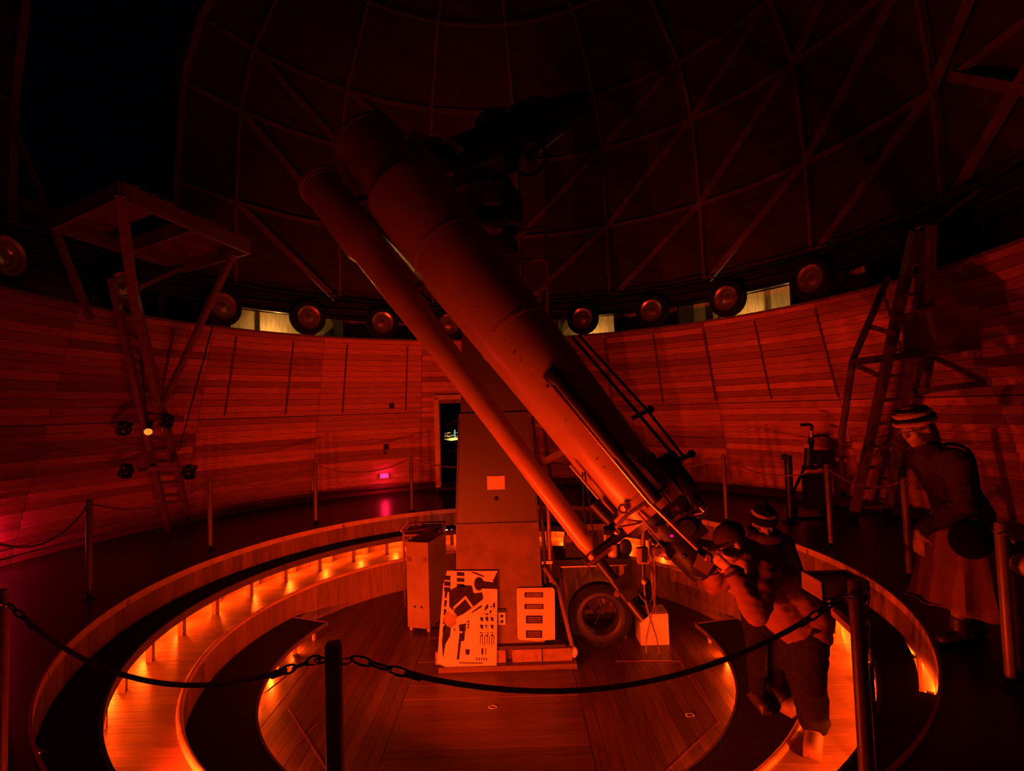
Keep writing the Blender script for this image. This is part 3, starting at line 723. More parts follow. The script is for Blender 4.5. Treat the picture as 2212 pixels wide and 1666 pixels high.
obj('motor_box', MB().box(P(1495, 1140, 3.5), (.13, .12, .16), FT), m_black, tel)
obj('motor_box', MB().box(P(1410, 1010, 3.62), (.12, .12, .16), FT), m_black, tel)
obj('motor_tag', MB().box(P(1467, 1106, 3.38), (.04, .02, .08), Matrix.Rotation(-.9, 3, 'Y')), m_oak, tel)
obj('motor_tag', MB().box(P(1403, 998, 3.5), (.04, .03, .05), FT), m_oak, tel)
obj('counterweight_tube', MB().cyl(P(1284, 1088, 3.62), P(1322, 1128, 3.55), .045, None, 16), m_black, tel)
obj('sliding_rail', MB().cyl(P(1232, 1005, 3.72), P(1300, 1085, 3.6), .012, None, 8), m_steel, tel)
# slender second tube parallel to the main one, with crossbar and black rod
s0, s1 = P(1281, 1194, 3.72), P(700, 410, 5.0)
sd = (s1 - s0).normalized(); SL = (s1 - s0).length; SM = frame(sd, V((0, 1, 0))).to_4x4(); SM.translation = s0
def fr_(px, py):
    best = None
    for i in range(0, 1001):
        q = pj(s0 + sd * SL * i / 1000); e = (q[0] - px)**2 + (q[1] - py)**2
        if best is None or e < best[0]: best = (e, SL * i / 1000, q[2])
    return best[1], best[2]
def srad(px, py, wpx): t_, d_ = fr_(px, py); return (wpx * d_ / 2 / FPX, t_)
pf = [(.05, 0), srad(1265, 1172, 40), srad(1107, 953, 46), srad(1033, 855, 50), srad(938, 734, 60), srad(849, 600, 72), srad(800, 545, 76)]
rt_, tt_ = srad(790, 532, 88); rt2, _ = srad(706, 421, 90)
pf += [(rt_, tt_), (rt2, SL), (rt2 * 1.04, SL), (rt2 * 1.04, SL + .05), (rt2 * .9, SL + .05), (rt2 * .88, SL - .2), (0, SL - .2)]
obj('guide_tube', MB().lathe(pf, SM, 40), m_tube, tel)
obj('guide_tube_rim', MB().lathe([(rt2 * .97, SL + .03), (rt2 * 1.09, SL + .035), (rt2 * 1.09, SL + .075), (rt2 * .95, SL + .08)], SM, 36), m_saddle, tel)  # pale colour stands in for light caught on the brass rim
for (pa_, pb_) in (((868, 635), (960, 590)), ((1150, 1010), (1245, 960)), ((735, 455), (830, 405))):
    da_, db_ = fr_(*pa_)[1], tat(*pb_)[1]
    obj('tube_bracket', MB().beam(P(*pa_, da_ + .02), P(*pb_, db_ + .02), .06, .05), m_tube2, tel)
cb0, cb1 = P(1263, 1216, 3.62), P(1352, 1146, 3.74)
obj('cross_bar', MB().beam(cb0, cb1, .05, .05), m_black, tel)
obj('cross_bar', MB().beam(P(1270, 1219, 3.60), P(1325, 1180, 3.66), .03, .03), m_brass, tel)
obj('bar_screw', MB().cyl(P(1280, 1200, 3.56), P(1276, 1205, 3.5), .018, None, 10), m_brass, tel)
obj('tail_shaft', MB().cyl(P(1296, 1214, 3.66), P(1392, 1338, 3.44), .038, None, 16), m_black, tel)
obj('shaft_block', MB().box(P(1352, 1270, 3.52), (.1, .07, .16), FT), m_black, tel)
obj('shaft_screw', MB().cyl(P(1334, 1283, 3.45), P(1332, 1284, 3.40), .02, None, 12), m_brass, tel)
obj('link_rod', MB().cyl(P(1330, 1140, 3.5), P(1385, 1130, 3.45), .008, None, 6), m_brass, tel)
obj('link_knob', MB().sph(P(1332, 1150, 3.48), .022, 10), m_brass, tel)
for (px, dpt) in ((1262, 3.75), (1277, 3.7)):
    obj('control_cord', MB().tube([P(px - (4 if px < 1270 else 14), 1020, dpt), P(px, 1110, dpt - .03), P(px + 6, 1190, dpt - .05)], .006, 6), m_black, tel)

# ------------------------------------------------------------------ things on the pit floor
def onplane(px, py, o, n):
    d = ray(px, py); return CAM + d * ((o - CAM).dot(n) / d.dot(n))
def sheet(mb, pts, o, n, off, th):
    nn = n.normalized(); a = [onplane(x, y, o, n) + nn * off for x, y in pts]; b = [p + nn * th for p in a]; k = len(a)
    return mb.add(a + b, [tuple(range(k - 1, -1, -1)), tuple(range(k, 2 * k))] + [(i, (i + 1) % k, k + (i + 1) % k, k + i) for i in range(k)])
def ell(cx, cy, rx, ry, n=18): return [(cx + rx * math.cos(2 * PI * i / n), cy + ry * math.sin(2 * PI * i / n)) for i in range(n)]
pn = V((0, -1, .11)).normalized(); po = V((-.35, -.075, Z4 + .05))
c6 = lambda pts: [(840 + x * .2041, 1120 + y * .2041) for x, y in pts]
ps = thing('picture_board', 'tall pale picture board of a dark figure among ladders leaning on the pier', 'picture board', po)
obj('board', sheet(MB(), [(966, 1233), (1075, 1233), (1073, 1436), (1066, 1441), (962, 1440), (945, 1432), (951, 1345), (958, 1262)], po, pn, 0, .012), m_print, ps, smooth=False)
dark = [[(640, 760), (760, 700), (880, 710), (900, 790), (990, 780), (1000, 850), (900, 930), (850, 890), (810, 820), (700, 920), (680, 970), (640, 930)],
        [(820, 840), (900, 930), (830, 990), (700, 1050), (690, 960)], ell(955, 690, 52, 72), [(990, 660), (1140, 680), (1140, 745), (990, 740)],
        [(740, 1120), (815, 1110), (800, 1290), (765, 1300), (745, 1490), (720, 1490), (750, 1200)],
        [(590, 1110), (660, 1130), (650, 1240), (600, 1330), (575, 1480), (562, 1300)], [(1100, 660), (1150, 560), (1150, 760)], [(860, 960), (990, 890), (980, 940), (880, 1000)]]
for i in range(3):
    dark.append([(585, 600 + i * 62), (655, 605 + i * 62), (652, 655 + i * 62), (588, 648 + i * 62)])
    dark.append([(720, 565 + i * 62), (800, 570 + i * 62), (802, 610 + i * 62), (722, 606 + i * 62)])
    dark.append([(815, 1380 + i * 30 - 300), (855, 1380 + i * 30 - 300), (850, 1400 + i * 30 - 300), (815, 1400 + i * 30 - 300)])
for i in range(6): dark.append([(595 - i * 5, 770 + i * 92), (625 - i * 5, 772 + i * 92), (612 - i * 5, 840 + i * 92), (590 - i * 5, 838 + i * 92)])
for i in range(9):
    x_ = 965 + (i % 3) * 55; y_ = 1040 + (i // 3) * 80
    dark.append([(x_, y_), (x_ + 36, y_ + 6), (x_ + 30, y_ + 50), (x_ + 8, y_ + 40)])
for i in range(5): dark.append([(925 + i * 26, 1470), (938 + i * 26, 1472), (936 + i * 26, 1500), (926 + i * 26, 1500)])
dark.append([(810, 1380), (860, 1385), (850, 1440), (815, 1435)])
rp2 = random.Random(3)
for i in range(8):
    x_, y_ = rp2.uniform(1000, 1120), rp2.uniform(800, 1010); h_ = rp2.uniform(30, 70)
    dark.append([(x_, y_), (x_ + 22, y_ - 12), (x_ + 26, y_ + h_ * .5), (x_ + 8, y_ + h_)])
for i in range(7): dark.append([(965 + i * 24, 1240 + (i % 2) * 20), (973 + i * 24, 1240), (970 + i * 24, 1330 + (i % 3) * 20), (964 + i * 24, 1330)])
for i in range(5): dark.append([(690 + i * 30, 1160), (704 + i * 30, 1160), (702 + i * 30, 1190 + 14 * (i % 3)), (691 + i * 30, 1186)])
dark.append([(980, 1370), (1000, 1372), (1000, 1440), (982, 1438)]); dark.append([(1020, 1372), (1030, 1372), (1030, 1440), (1022, 1438)])
dark.append([(860, 560), (905, 565), (1020, 610), (1000, 618), (900, 580)]); dark.append([(740, 1520), (1000, 1522), (990, 1532), (745, 1530)])
for p_ in dark: obj('printed_patch', sheet(MB(), c6(p_), po, pn, .0125, .0015), m_ink, ps, smooth=False)
obj('printed_patch', sheet(MB(), c6(ell(655, 1060, 72, 88)), po, pn, .0142, .0012), m_ink2, ps, smooth=False)
def bar(a, b, w_): 
    a, b = V((*a, 0)), V((*b, 0)); d_ = (b - a).normalized(); nrm = V((-d_.y, d_.x, 0)) * w_ / 2
    return [tuple((a + nrm)[:2]), tuple((b + nrm)[:2]), tuple((b - nrm)[:2]), tuple((a - nrm)[:2])]
for a_, b_, w_ in (((690, 945), (820, 825), 24), ((810, 830), (885, 935), 22), ((715, 1085), (1140, 775), 34), ((740, 1110), (1100, 945), 26), ((600, 940), (690, 1010), 20), ((950, 1025), (1140, 1030), 14), ((970, 1220), (1140, 1215), 14), ((1065, 1040), (1030, 1210), 12), ((720, 1200), (780, 1200), 16), ((730, 1130), (725, 1260), 12), ((830, 1090), (822, 1250), 14)):
    obj('printed_bar', sheet(MB(), c6(bar(a_, b_, w_)), po, pn, .0158, .001), m_print, ps, smooth=False)
po2 = V((.4, .004, -.743)); pn2 = V((0, -1, .04)).normalized()
pp = thing('slotted_panel', 'white panel with four dark picture windows leaning on the pier', 'panel', po2)
obj('board', sheet(MB(), [(1118, 1270), (1194, 1269), (1198, 1274), (1199, 1381), (1160, 1384), (1122, 1382), (1118, 1377), (1116, 1275)], po2, pn2, 0, .012), m_print, pp, smooth=False)
for (y0, y1, x0, x1) in ((1279, 1290, 1133, 1173), (1304, 1315, 1133, 1174), (1329, 1346, 1136, 1172), (1361, 1377, 1136, 1171)):
    w_ = obj('picture_window', sheet(MB(), [(x0, y0), (x1, y0), (x1, y1), (x0, y1)], po2, pn2, .0125, .0015), m_ink, pp, smooth=False)
    for k_ in (1, 2, 3):
        yy = y0 + (y1 - y0) * k_ / 4; obj('printed_line', sheet(MB(), [(x0 + 4, yy - .8), (x1 - 3, yy - .8), (x1 - 3, yy + .8), (x0 + 4, yy + .8)], po2, pn2, .0142, .001), m_ink2, w_, smooth=False)
# white cabinet on casters
cl = G(879, 1367, Z4); cr = G(931, 1366, Z4); cx_ = (cr - cl).normalized()
ang = math.radians(-15); Rc = Matrix.Rotation(ang + math.atan2(cx_.y, cx_.x), 3, 'Z'); cw, cdp, cht = .29, .52, 1.0
cc = (cl + cr) / 2 + Rc @ V((0, cdp / 2, 0))
cab = thing('rolling_cabinet', 'tall narrow pale metal cabinet on small casters beside the pier', 'cabinet', V((cc.x, cc.y, Z4)))
def cb(x, y, z): return V((cc.x, cc.y, Z4)) + Rc @ V((x, y, z))
obj('body', MB().box(cb(0, 0, .05 + cht / 2), (cw, cdp, cht), Rc), m_cabin, cab)
obj('top_rim', MB().box(cb(0, 0, .05 + cht + .01), (cw + .01, cdp + .01, .02), Rc), m_cabin, cab)
obj('top_recess', MB().box(cb(0, -cdp * .25, .05 + cht + .022), (cw - .06, cdp * .36, .006), Rc), m_black, cab)
for sx in (-1, 1):
    obj('vent', MB().cyl(cb(sx * .045, -cdp / 2 - .004, .30), cb(sx * .045, -cdp / 2 + .02, .30), .022, None, 3), m_black, cab)
    obj('pull', MB().box(cb(sx * .105, -cdp / 2 - .004, .86), (.05, .012, .05), Rc), m_ink2, cab)
    for sy in (-1, 1):
        w_ = obj('caster', MB().cyl(cb(sx * .115 - .012, sy * .22, .024), cb(sx * .115 + .012, sy * .22, .024), .024, None, 14), m_white, cab)
        obj('caster_fork', MB().box(cb(sx * .115, sy * .22, .045), (.035, .03, .02), Rc), m_steel, w_)
# railed tray table behind it
tr_ = P(917, 1142, 7.25); tz = tr_.z
tt = thing('tray_table', 'railed tray table standing behind the pale cabinet', 'table', V((tr_.x, tr_.y, Z4)))
obj('tray', MB().box((tr_.x, tr_.y, tz - .03), (.52, .5, .025)), m_oak, tt)
for s_ in (-1, 1):
    obj('rail', MB().cyl((tr_.x - .27, tr_.y + s_ * .25, tz + .03), (tr_.x + .27, tr_.y + s_ * .25, tz + .03), .012, None, 8), m_brass, tt)
    obj('rail', MB().cyl((tr_.x + s_ * .27, tr_.y - .25, tz + .03), (tr_.x + s_ * .27, tr_.y + .25, tz + .03), .012, None, 8), m_brass, tt)
    for s2 in (-1, 1): obj('leg', MB().cyl((tr_.x + s_ * .25, tr_.y + s2 * .23, Z4), (tr_.x + s_ * .25, tr_.y + s2 * .23, tz + .03), .014, None, 8), m_brass, tt)
dv = tag(obj('flat_case', MB().box((tr_.x + .08, tr_.y + .02, tz + .005), (.3, .3, .045)), m_black), 'flat black case lying on the tray table', 'case')
# table with tyre, jar and gear right of the pier
tx0, tx1, ty0, tz0 = YP(1201, 1216, .52).x, YP(1362, 1216, .52).x, .50, YP(1280, 1208, .5).z
tb2 = thing('work_table', 'low work table with a thick dark top beside the pier', 'table', V(((tx0 + tx1) / 2, .8, Z4)))
obj('table_top', MB().box(((tx0 + tx1) / 2, .8, tz0 - .035), (tx1 - tx0, .6, .07)), m_black, tb2)
obj('edge_strip', MB().box(((tx0 + tx1) / 2, .495, tz0 - .075), (tx1 - tx0 - .1, .02, .014)), m_brass, tb2)
obj('back_panel', MB().box(((tx0 + tx1) / 2 + .02, 1.06, (tz0 + Z4) / 2 - .03), (tx1 - tx0 - .24, .02, tz0 - Z4 - .1)), m_cabin, tb2)
for sx in (tx0 + .1, tx1 - .1):
    for sy in (.56, 1.04): obj('leg', MB().box((sx, sy, (Z4 + tz0 - .07) / 2), (.05, .05, tz0 - .07 - Z4)), m_oak, tb2)
ty_c = V((YP(1294, 1308, .36).x, .34, Z4 + .352))
tyr = thing('standing_tyre', 'large black tyre ring standing upright under the work table', 'tyre', V((ty_c.x, ty_c.y, Z4)))
Mt = Matrix.Translation(ty_c) @ Matrix(((1, 0, 0), (0, 0, -1), (0, 1, 0))).to_4x4()
obj('tyre_wall', MB().lathe([(.235, -.08), (.30, -.085), (.345, -.05), (.352, 0), (.345, .05), (.30, .085), (.24, .08), (.235, -.08)], Mt, 56), m_rubber, tyr)
obj('inner_rim', MB().lathe([(.19, .03), (.20, .07), (.225, .088), (.262, .082), (.262, -.08), (.19, -.06), (.185, -.03), (.19, .03)], Mt, 56), m_pier, tyr)
fo = V((ty_c.x, ty_c.y + .02, ty_c.z))
rodt = thing('bent_rod', 'thin bent metal rod standing inside the tyre ring', 'rod', P(1284, 1350, 5.74))
k0, k1, k2 = P(1284, 1350, 5.74), P(1305, 1304, 5.8), P(1299, 1284, 5.8)
obj('dark_arm', MB().cyl(k0, k1, .012, None, 8), m_black, rodt); obj('bright_arm', MB().cyl(k1, k2, .008, None, 8), m_steel, rodt)
def jar(c, r, h, label, mat):
    t = thing('jar', label, 'jar', c)
    obj('glass', MB().lathe([(0, 0), (r, 0), (r, h * .75), (r * .7, h * .88), (r * .7, h)], Matrix.Translation(c), 20), mat, t)
    obj('lid', MB().lathe([(r * .78, h), (r * .78, h + .03), (0, h + .03)], Matrix.Translation(c), 20), m_oak, t)
ztp = tz0
jp = G(1335, 1219, ztp); jar(V((jp.x, max(jp.y, .58), ztp)), .055, .17, 'glass jar with a wooden lid on the dark work table', m_glass)
op = P(1356, 1204, 5.75)
pd = thing('hand_paddle', 'black oval paddle standing at the end of the work table', 'paddle', V((tx1 - .04, .56, ztp)))
obj('blade', MB().sph((tx1 - .04, .56, ztp + .10), (.075, .02, .10), 16), m_black, pd); obj('foot', MB().box((tx1 - .05, .56, ztp + .008), (.09, .07, .016)), m_black, pd)
gp = V((tx0 + .22, .70, ztp))
ge = thing('instrument_case', 'dark instrument case with a raised handle on the work table', 'case', gp)
obj('body', MB().box(gp + V((.05, 0, .09)), (.32, .28, .18), None, .9), m_black, ge)
obj('handle', MB().tube([gp + V((-.08, 0, .17)), gp + V((-.08, 0, .30)), gp + V((-.02, 0, .32)), gp + V((.0, 0, .18))], .015, 8), m_black, ge)
obj('dial', MB().cyl(gp + V((-.06, -.12, .22)), gp + V((-.06, -.14, .22)), .05, None, 18), m_oak, ge)
bp_ = V(((tx0 + tx1) / 2 + .05, .985, ztp))
tag(obj('book_block', MB().box(bp_ + V((0, 0, .14)), (.30, .16, .28)).box(bp_ + V((0, 0, .29)), (.34, .2, .03)), m_dkoak), 'dark upright box with an overhanging lid at the back of the work table', 'box')
bl, br = G(1385, 1395, Z4), G(1446, 1393, Z4)
wx = thing('white_carton', 'white carton on the pit floor with cables hanging over it', 'carton', V(((bl.x + br.x) / 2, bl.y + .12, Z4)))
cwh = .335
obj('carton_body', MB().box(((bl.x + br.x) / 2, bl.y + .12, Z4 + cwh / 2), (br.x - bl.x, .24, cwh)), m_white, wx)
obj('flap', MB().box(((bl.x + br.x) / 2 + .02, bl.y + .14, Z4 + cwh + .004), (br.x - bl.x - .03, .2, .008)), m_ink2, wx)
blk = P(1378, 1318, 5.75)
blk = V((1.74, .40, 0)); BY = .80
bg = thing('black_bag', 'slumped black bag behind the tyre and the white carton', 'bag', V((blk.x - .02, BY, Z4)))
obj('sack', MB().sph(V((blk.x - .02, BY + .02, Z4 + .20)), (.11, .14, .21), 18).sph(V((blk.x + .02, BY, Z4 + .40)), (.07, .09, .14), 14), m_bag, bg)
obj('strap', MB().tube([V((blk.x - .04, BY, Z4 + .49)), V((blk.x + .01, BY - .02, Z4 + .58)), V((blk.x + .07, BY, Z4 + .47))], .012, 6), m_bag, bg)
# hand control hanging from the telescope, with its cables
hc = thing('hand_control', 'pale hand control box with a dark keypad hanging from the telescope', 'remote', P(1388, 1200, 3.5))
obj('case', MB().box(P(1388, 1200, 3.5), (.072, .05, .105)), m_cabin, hc)
obj('keypad', MB().box(P(1392, 1201, 3.46), (.034, .01, .085)), m_black, hc)
obj('cord', MB().tube([P(1385, 1130, 3.5), P(1390, 1150, 3.5), P(1388, 1185, 3.5)], .012, 8), m_dkoak, hc)
obj('grip', MB().cyl(P(1389, 1217, 3.5), P(1390, 1251, 3.5), .013, None, 10), m_black, hc)
obj('plug', MB().sph(P(1391, 1257, 3.5), (.018, .018, .02), 10), m_white, hc)
top_ = V(((bl.x + br.x) / 2, bl.y + .1, Z4 + cwh + .01))
def cable(label, pts, r, mat): tag(obj('cable', MB().tube(pts, r, 7), mat, None, pts[0]), label, 'cable')
def smoothpath(pts, n=6):
    out = []
    for i in range(len(pts) - 1):
        p0 = pts[max(0, i - 1)]; p1 = pts[i]; p2 = pts[i + 1]; p3 = pts[min(len(pts) - 1, i + 2)]
        for k_ in range(n):
            t = k_ / n; out.append(.5 * ((2 * p1) + (p2 - p0) * t + (2 * p0 - 5 * p1 + 4 * p2 - p3) * t * t + (3 * p1 - p0 - 3 * p2 + p3) * t**3))
    return out + [pts[-1]]
cable('thin pale cable hanging from the plug and looping below the carton', smoothpath([P(1391, 1258, 3.5), P(1395, 1300, 3.6), P(1406, 1340, 4.2), P(1420, 1385, 5.2), P(1423, 1420, 5.42), P(1412, 1433, 5.38), P(1398, 1418, 5.42), P(1396, 1385, 5.45), P(1404, 1345, 5.5), P(1414, 1300, 4.6), P(1414, 1240, 3.7), P(1412, 1195, 3.5), P(1424, 1172, 3.46)]), .006, m_cabin)
cable('dark cable dropping from the tail of the telescope to the carton', smoothpath([P(1404, 1162, 3.52), P(1408, 1230, 3.7), P(1412, 1290, 4.6), P(1418, 1322, 5.4), top_ + V((.02, 0, -.012))]), .011, m_oak)
cable('short cable from the black tail shaft to the bag', smoothpath([P(1380, 1283, 3.5), P(1392, 1298, 4.2), P(1402, 1306, 5.0), V((blk.x + .03, BY - .16, Z4 + .46)), V((blk.x + .03, BY - .05, Z4 + .49))]), .007, m_rope)

# white indicator lamps under the far edge of the step
for (px, lab) in ((965, 'tiny bright white light under the far step edge beside the tray table'), (976, 'tiny bright white light under the far step edge beside the pier')):
    c = CY(px, 1147, R2 + .02); t = thing('white_light', lab, 'light', c)
    obj('globe', MB().sph(c, .022, 10), m_white_led, t); obj('cap', MB().cyl(c + V((0, 0, .015)), V((c.x, c.y, Z1 - .03)), .014, None, 8), m_iron, t)

# ------------------------------------------------------------------ stanchions and ropes
SH = .94
NEAR = {-125.8, -96.4, -63.3}
stz = [(114.7, 3.72), (137.5, 3.96), (161.2, 3.95), (185.5, 3.95), (209, 3.85), (-125.8, 3.70), (-96.4, 3.67), (-63.3, 3.60), (-37.5, 3.85), (-8.1, 3.90), (8.5, 3.87), (31.7, 3.78), (58, 3.80), (86, 3.80)]
def stan_mesh(mat):
    return (MB().lathe([(0, .0), (.029, .0), (.029, SH - .012), (.024, SH), (0, SH + .002)], None, 18).mesh('shaft', mat),
            MB().lathe([(0, 0), (.06, 0), (.06, .008), (.03, .014), (.03, .03)], None, 18).mesh('foot_flange', mat),
            MB().tube([V((.027 + .02 * (1 - math.cos(t * PI / 5)), .02 * math.sin(t * PI / 5), SH - .06)) for t in range(10)], .004, 6, True).mesh('eye_ring', m_steel))
SMa = SMb = stan_mesh(m_postblk)
def nrm_(a): return (a + 180) % 360 - 180
for (a, R) in stz:
    near = a in NEAR; c = pol(a, R)
    t = thing('rope_stanchion', 'round stanchion post holding dark ropes with chain links at their ends' if near else 'slim round stanchion post standing at the rim of the pit', 'stanchion', c, 'stanchions of the chain-ended ropes' if near else 'slim stanchions round the pit')
    ms = SMb if near else SMa
    inst('shaft', ms[0], t, Matrix.Translation(c)); inst('foot_flange', ms[1], t, Matrix.Translation(c))
    for s_ in (90, -90): inst('eye_ring', ms[2], t, Matrix.Translation(c) @ Matrix.Rotation(math.radians(a + s_), 4, 'Z'))
def sagrope(A, B, sag, r, mat, label, group, links):
    n = 22; pts = []
    for i in range(n + 1):
        t = i / n; p = A.lerp(B, t); p = p - V((0, 0, sag * 4 * t * (1 - t))); pts.append(p)
    t = thing('barrier_rope', label, 'rope', A, group)
    i0 = 2 if links else 0
    obj('cord', MB().tube(pts[i0:n + 1 - i0], r, 8), mat, t)
    if links:
        for (q0, q1) in ((pts[0], pts[2]), (pts[n], pts[n - 2])):
            d_ = (q1 - q0); L = d_.length; k_ = 3
            for j in range(k_):
                c = q0 + d_ * (j + .5) / k_; F = frame(d_, V((0, 0, 1)) if j % 2 else V((1, 1, 0)))
                obj('chain_link', MB().tube([c + F @ V((.013 * math.cos(s * PI / 6), 0, L / k_ * .62 * math.sin(s * PI / 6))) for s in range(12)], .0042, 6, True), m_iron, t)
            obj('rope_end', MB().cyl(q1 - d_.normalized() * .01, q1 + d_.normalized() * .05, r * 1.35, None, 10), mat, t)
for i in range(len(stz)):
    (a, R), (b, Q) = stz[i], stz[(i + 1) % len(stz)]
    if a in (-63.3, -37.5): continue
    near = a in NEAR or b in NEAR
    A, B = pol(a, R, SH - .06), pol(b, Q, SH - .06); d_ = (B - A).normalized(); A += d_ * .06; B -= d_ * .06
    sag = (B - A).length * (.115 if near else .105)
    if near: sagrope(A, B, sag, .0095, m_rope, 'dark rope with chain links at its ends sagging between two stanchion posts', 'near ropes with chain ends', True)
    else: sagrope(A, B, sag, .0095, m_rope, 'thin rope sagging between two slim stanchion posts', 'thin ropes round the pit', False)
c = pol(-63.3, 3.60, SH - .06) + pol(26, .065)
hr = thing('loose_rope', 'unhooked rope hanging straight down beside its stanchion post', 'rope', c)
obj('cord', MB().tube([c - V((0, 0, .34)), c - V((-.004, 0, .6)), c - V((0, .004, .86))], .012, 8), m_rope, hr)
for j in range(5):
    q = c - V((0, 0, .03 + j * .062)); F = Matrix.Rotation(j * PI / 2, 3, 'Z')
    obj('chain_link', MB().tube([q + F @ V((.012 * math.cos(s * PI / 6), 0, .036 * math.sin(s * PI / 6))) for s in range(12)], .004, 6, True), m_steel, hr)
obj('snap_hook', MB().cyl(c - V((0, 0, .30)), c - V((0, 0, .36)), .014, None, 8), m_brass, hr)
# wooden box with a bracket fixed on the stanchion near the observers
sp = pol(-63.3, 3.60)
bx = thing('guide_box', 'small open-topped wooden box bracketed to a stanchion post', 'box', V((sp.x - .1, sp.y + .06, .78)))
bc = P(1803, 1262, 2.36)
def bxp(x, y, z): return V((bc.x + x, bc.y + y, bc.z + z))
bw, bd, bh = .215, .16, .075
obj('floor_board', MB().box(bxp(0, 0, -bh / 2), (bw, bd, .012)), m_boxw, bx)
obj('lining', MB().box(bxp(0, 0, bh / 2 - .012), (bw - .02, bd - .02, .006)), m_black, bx)
for s_ in (-1, 1):
    obj('side', MB().box(bxp(s_ * (bw / 2 - .006), 0, 0), (.012, bd, bh)), m_boxw, bx); obj('side', MB().box(bxp(0, s_ * (bd / 2 - .006), 0), (bw, .012, bh)), m_boxw, bx)
obj('bracket', MB().beam(bxp(-.04, 0, -bh / 2), bxp(-.02, -.02, -.12), .03, .012).beam(bxp(-.02, -.02, -.12), V((sp.x, sp.y + .02, bc.z - .12)), .03, .03), m_boxw, bx)
obj('bracket', MB().beam(bxp(.05, -.04, -bh / 2), V((sp.x, sp.y + .02, bc.z - .06)), .03, .03), m_dkoak, bx)
obj('dark_fitting', MB().cyl(bxp(.02, -.08, -.015), bxp(.03, -.12, -.035), .045, None, 18), m_black, bx)

# ------------------------------------------------------------------ tall ladder with a platform on the right
ld = thing('observing_ladder', 'tall dark wooden ladder with a platform leaning on the right wall', 'ladder', G(1880, 1118, 0))
b0, b1 = G(1842, 1122, 0), G(1915, 1118, 0)
T0, T1 = CY(1978, 498, 4.62), CY(2010, 490, 4.62)
T1 = pol(azi(T0) - 2.6, math.hypot(T0.x, T0.y), T0.z)
ldir = (T0 - b0); 
for (s_, e_) in ((b0, T0), (b1, T1)): obj('rail', MB().beam(s_, e_, .075, .12), m_dkoak, ld)
for i in range(11):
    t_ = .05 + i * .085; obj('rung', MB().cyl(b0.lerp(T0, t_), b1.lerp(T1, t_), .02, None, 8), m_dkoak, ld)
for e_ in (T0, T1): obj('top_bracket', MB().beam(e_ - V((0, 0, .03)), pol(azi(e_), 5.14, 3.83), .035, .035), m_dkoak, ld)
zp = 2.12; pz = (zp / T0.z)
pc = b0.lerp(T0, pz)
e0 = P(1838, 783, 5.6); e1 = P(2010, 762, 5.2); e2 = P(2135, 842, 4.2)
obj('platform', MB().beam(e0, e1, .30, .06).beam(e0 + V((.05, -.3, 0)), e1 + V((.05, -.3, 0)), .28, .06), m_dkoak, ld)
obj('knee_brace', MB().beam(e0 + V((.05, 0, -.03)), P(1900, 812, 5.5), .05, .05), m_dkoak, ld)
obj('knee_brace', MB().beam(e1, P(1995, 850, 5.3), .06, .06), m_dkoak, ld)
obj('long_brace', MB().beam(P(2020, 772, 5.2), P(2128, 826, 4.9), .05, .05), m_dkoak, ld)
obj('long_brace', MB().beam(P(1985, 845, 5.3), P(2130, 828, 4.9), .06, .06), m_dkoak, ld)
obj('handrail', MB().tube([P(1918, 600, 5.7), P(1842, 778, 5.6), P(1816, 955, 5.7)], .035, 8), m_dkoak, ld)
obj('handrail_strut', MB().beam(P(1880, 706, 5.65), P(1935, 722, 5.5), .05, .05), m_dkoak, ld)
obj('prop', MB().beam(P(1816, 955, 5.7), G(1822, 1085, 0), .05, .05), m_dkoak, ld)
obj('case', MB().box(P(2030, 715, 5.0), (.42, .4, .42)), m_dkoak, ld)
obj('case_post', MB().beam(P(2012, 520, 5.0), P(2005, 770, 5.1), .06, .06), m_dkoak, ld)

# ------------------------------------------------------------------ hanging platform on the left
ZP = 3.9
PA, PB, PC = G(260, 412, ZP), G(538, 535, ZP), G(112, 482, ZP); PD = PB + PC - PA
hp = thing('hanging_platform', 'wooden platform hung high under the dome with struts down to a ladder', 'platform', (PA + PD) / 2)
for (a_, b_) in ((PA, PB), (PA, PC), (PB, PD), (PC, PD), (PA.lerp(PB, .5), PC.lerp(PD, .5))): obj('joist', MB().beam(a_, b_, .05, .17, V((0, 0, 1))), m_oak, hp)
for i in range(9):
    t_ = (i + .5) / 9
    if i in (3, 4): continue
    obj('plank', MB().beam(PA.lerp(PB, t_) + V((0, 0, .10)), PC.lerp(PD, t_) + V((0, 0, .10)), (PB - PA).length / 9 - .006, .03), m_oak, hp)
LA, LB = G(366, 1152, 0), G(411, 1133, 0)
ltop0, ltop1 = P(240, 600, 5.9), P(292, 640, 6.1)
for (s_, e_) in ((LA, ltop0), (LB, ltop1)): obj('ladder_rail', MB().beam(s_, e_, .06, .10), m_oak, hp)
for i in range(10): obj('rung', MB().beam(LA.lerp(ltop0, .04 + i * .1), LB.lerp(ltop1, .04 + i * .1), .035, .05), m_oak, hp)
obj('post', MB().beam(PA + V((0, 0, -.02)), P(288, 640, 5.75), .09, .09), m_oak, hp)
obj('post', MB().beam(P(288, 640, 5.75), P(345, 890, 6.8), .08, .08), m_oak, hp)
obj('post', MB().beam(PC, P(196, 690, 6.0), .06, .06), m_oak, hp)
obj('strut', MB().beam(P(505, 548, 6.3), P(348, 880, 6.8), .06, .06), m_oak, hp)
obj('strut', MB().beam(PD, P(300, 620, 6.2), .06, .06), m_oak, hp)
obj('hanging_bolt', MB().cyl(P(463, 690, 6.4), P(386, 975, 6.8), .010, None, 6), m_black, hp)
obj('hanging_bolt', MB().cyl(P(296, 660, 6.0), P(318, 930, 6.7), .010, None, 6), m_black, hp)
obj('hanger', MB().beam(PC + V((0, 0, .05)), PC + pol(azi(PC), .5) + V((0, 0, 1.2)), .05, .05), m_oak, hp)
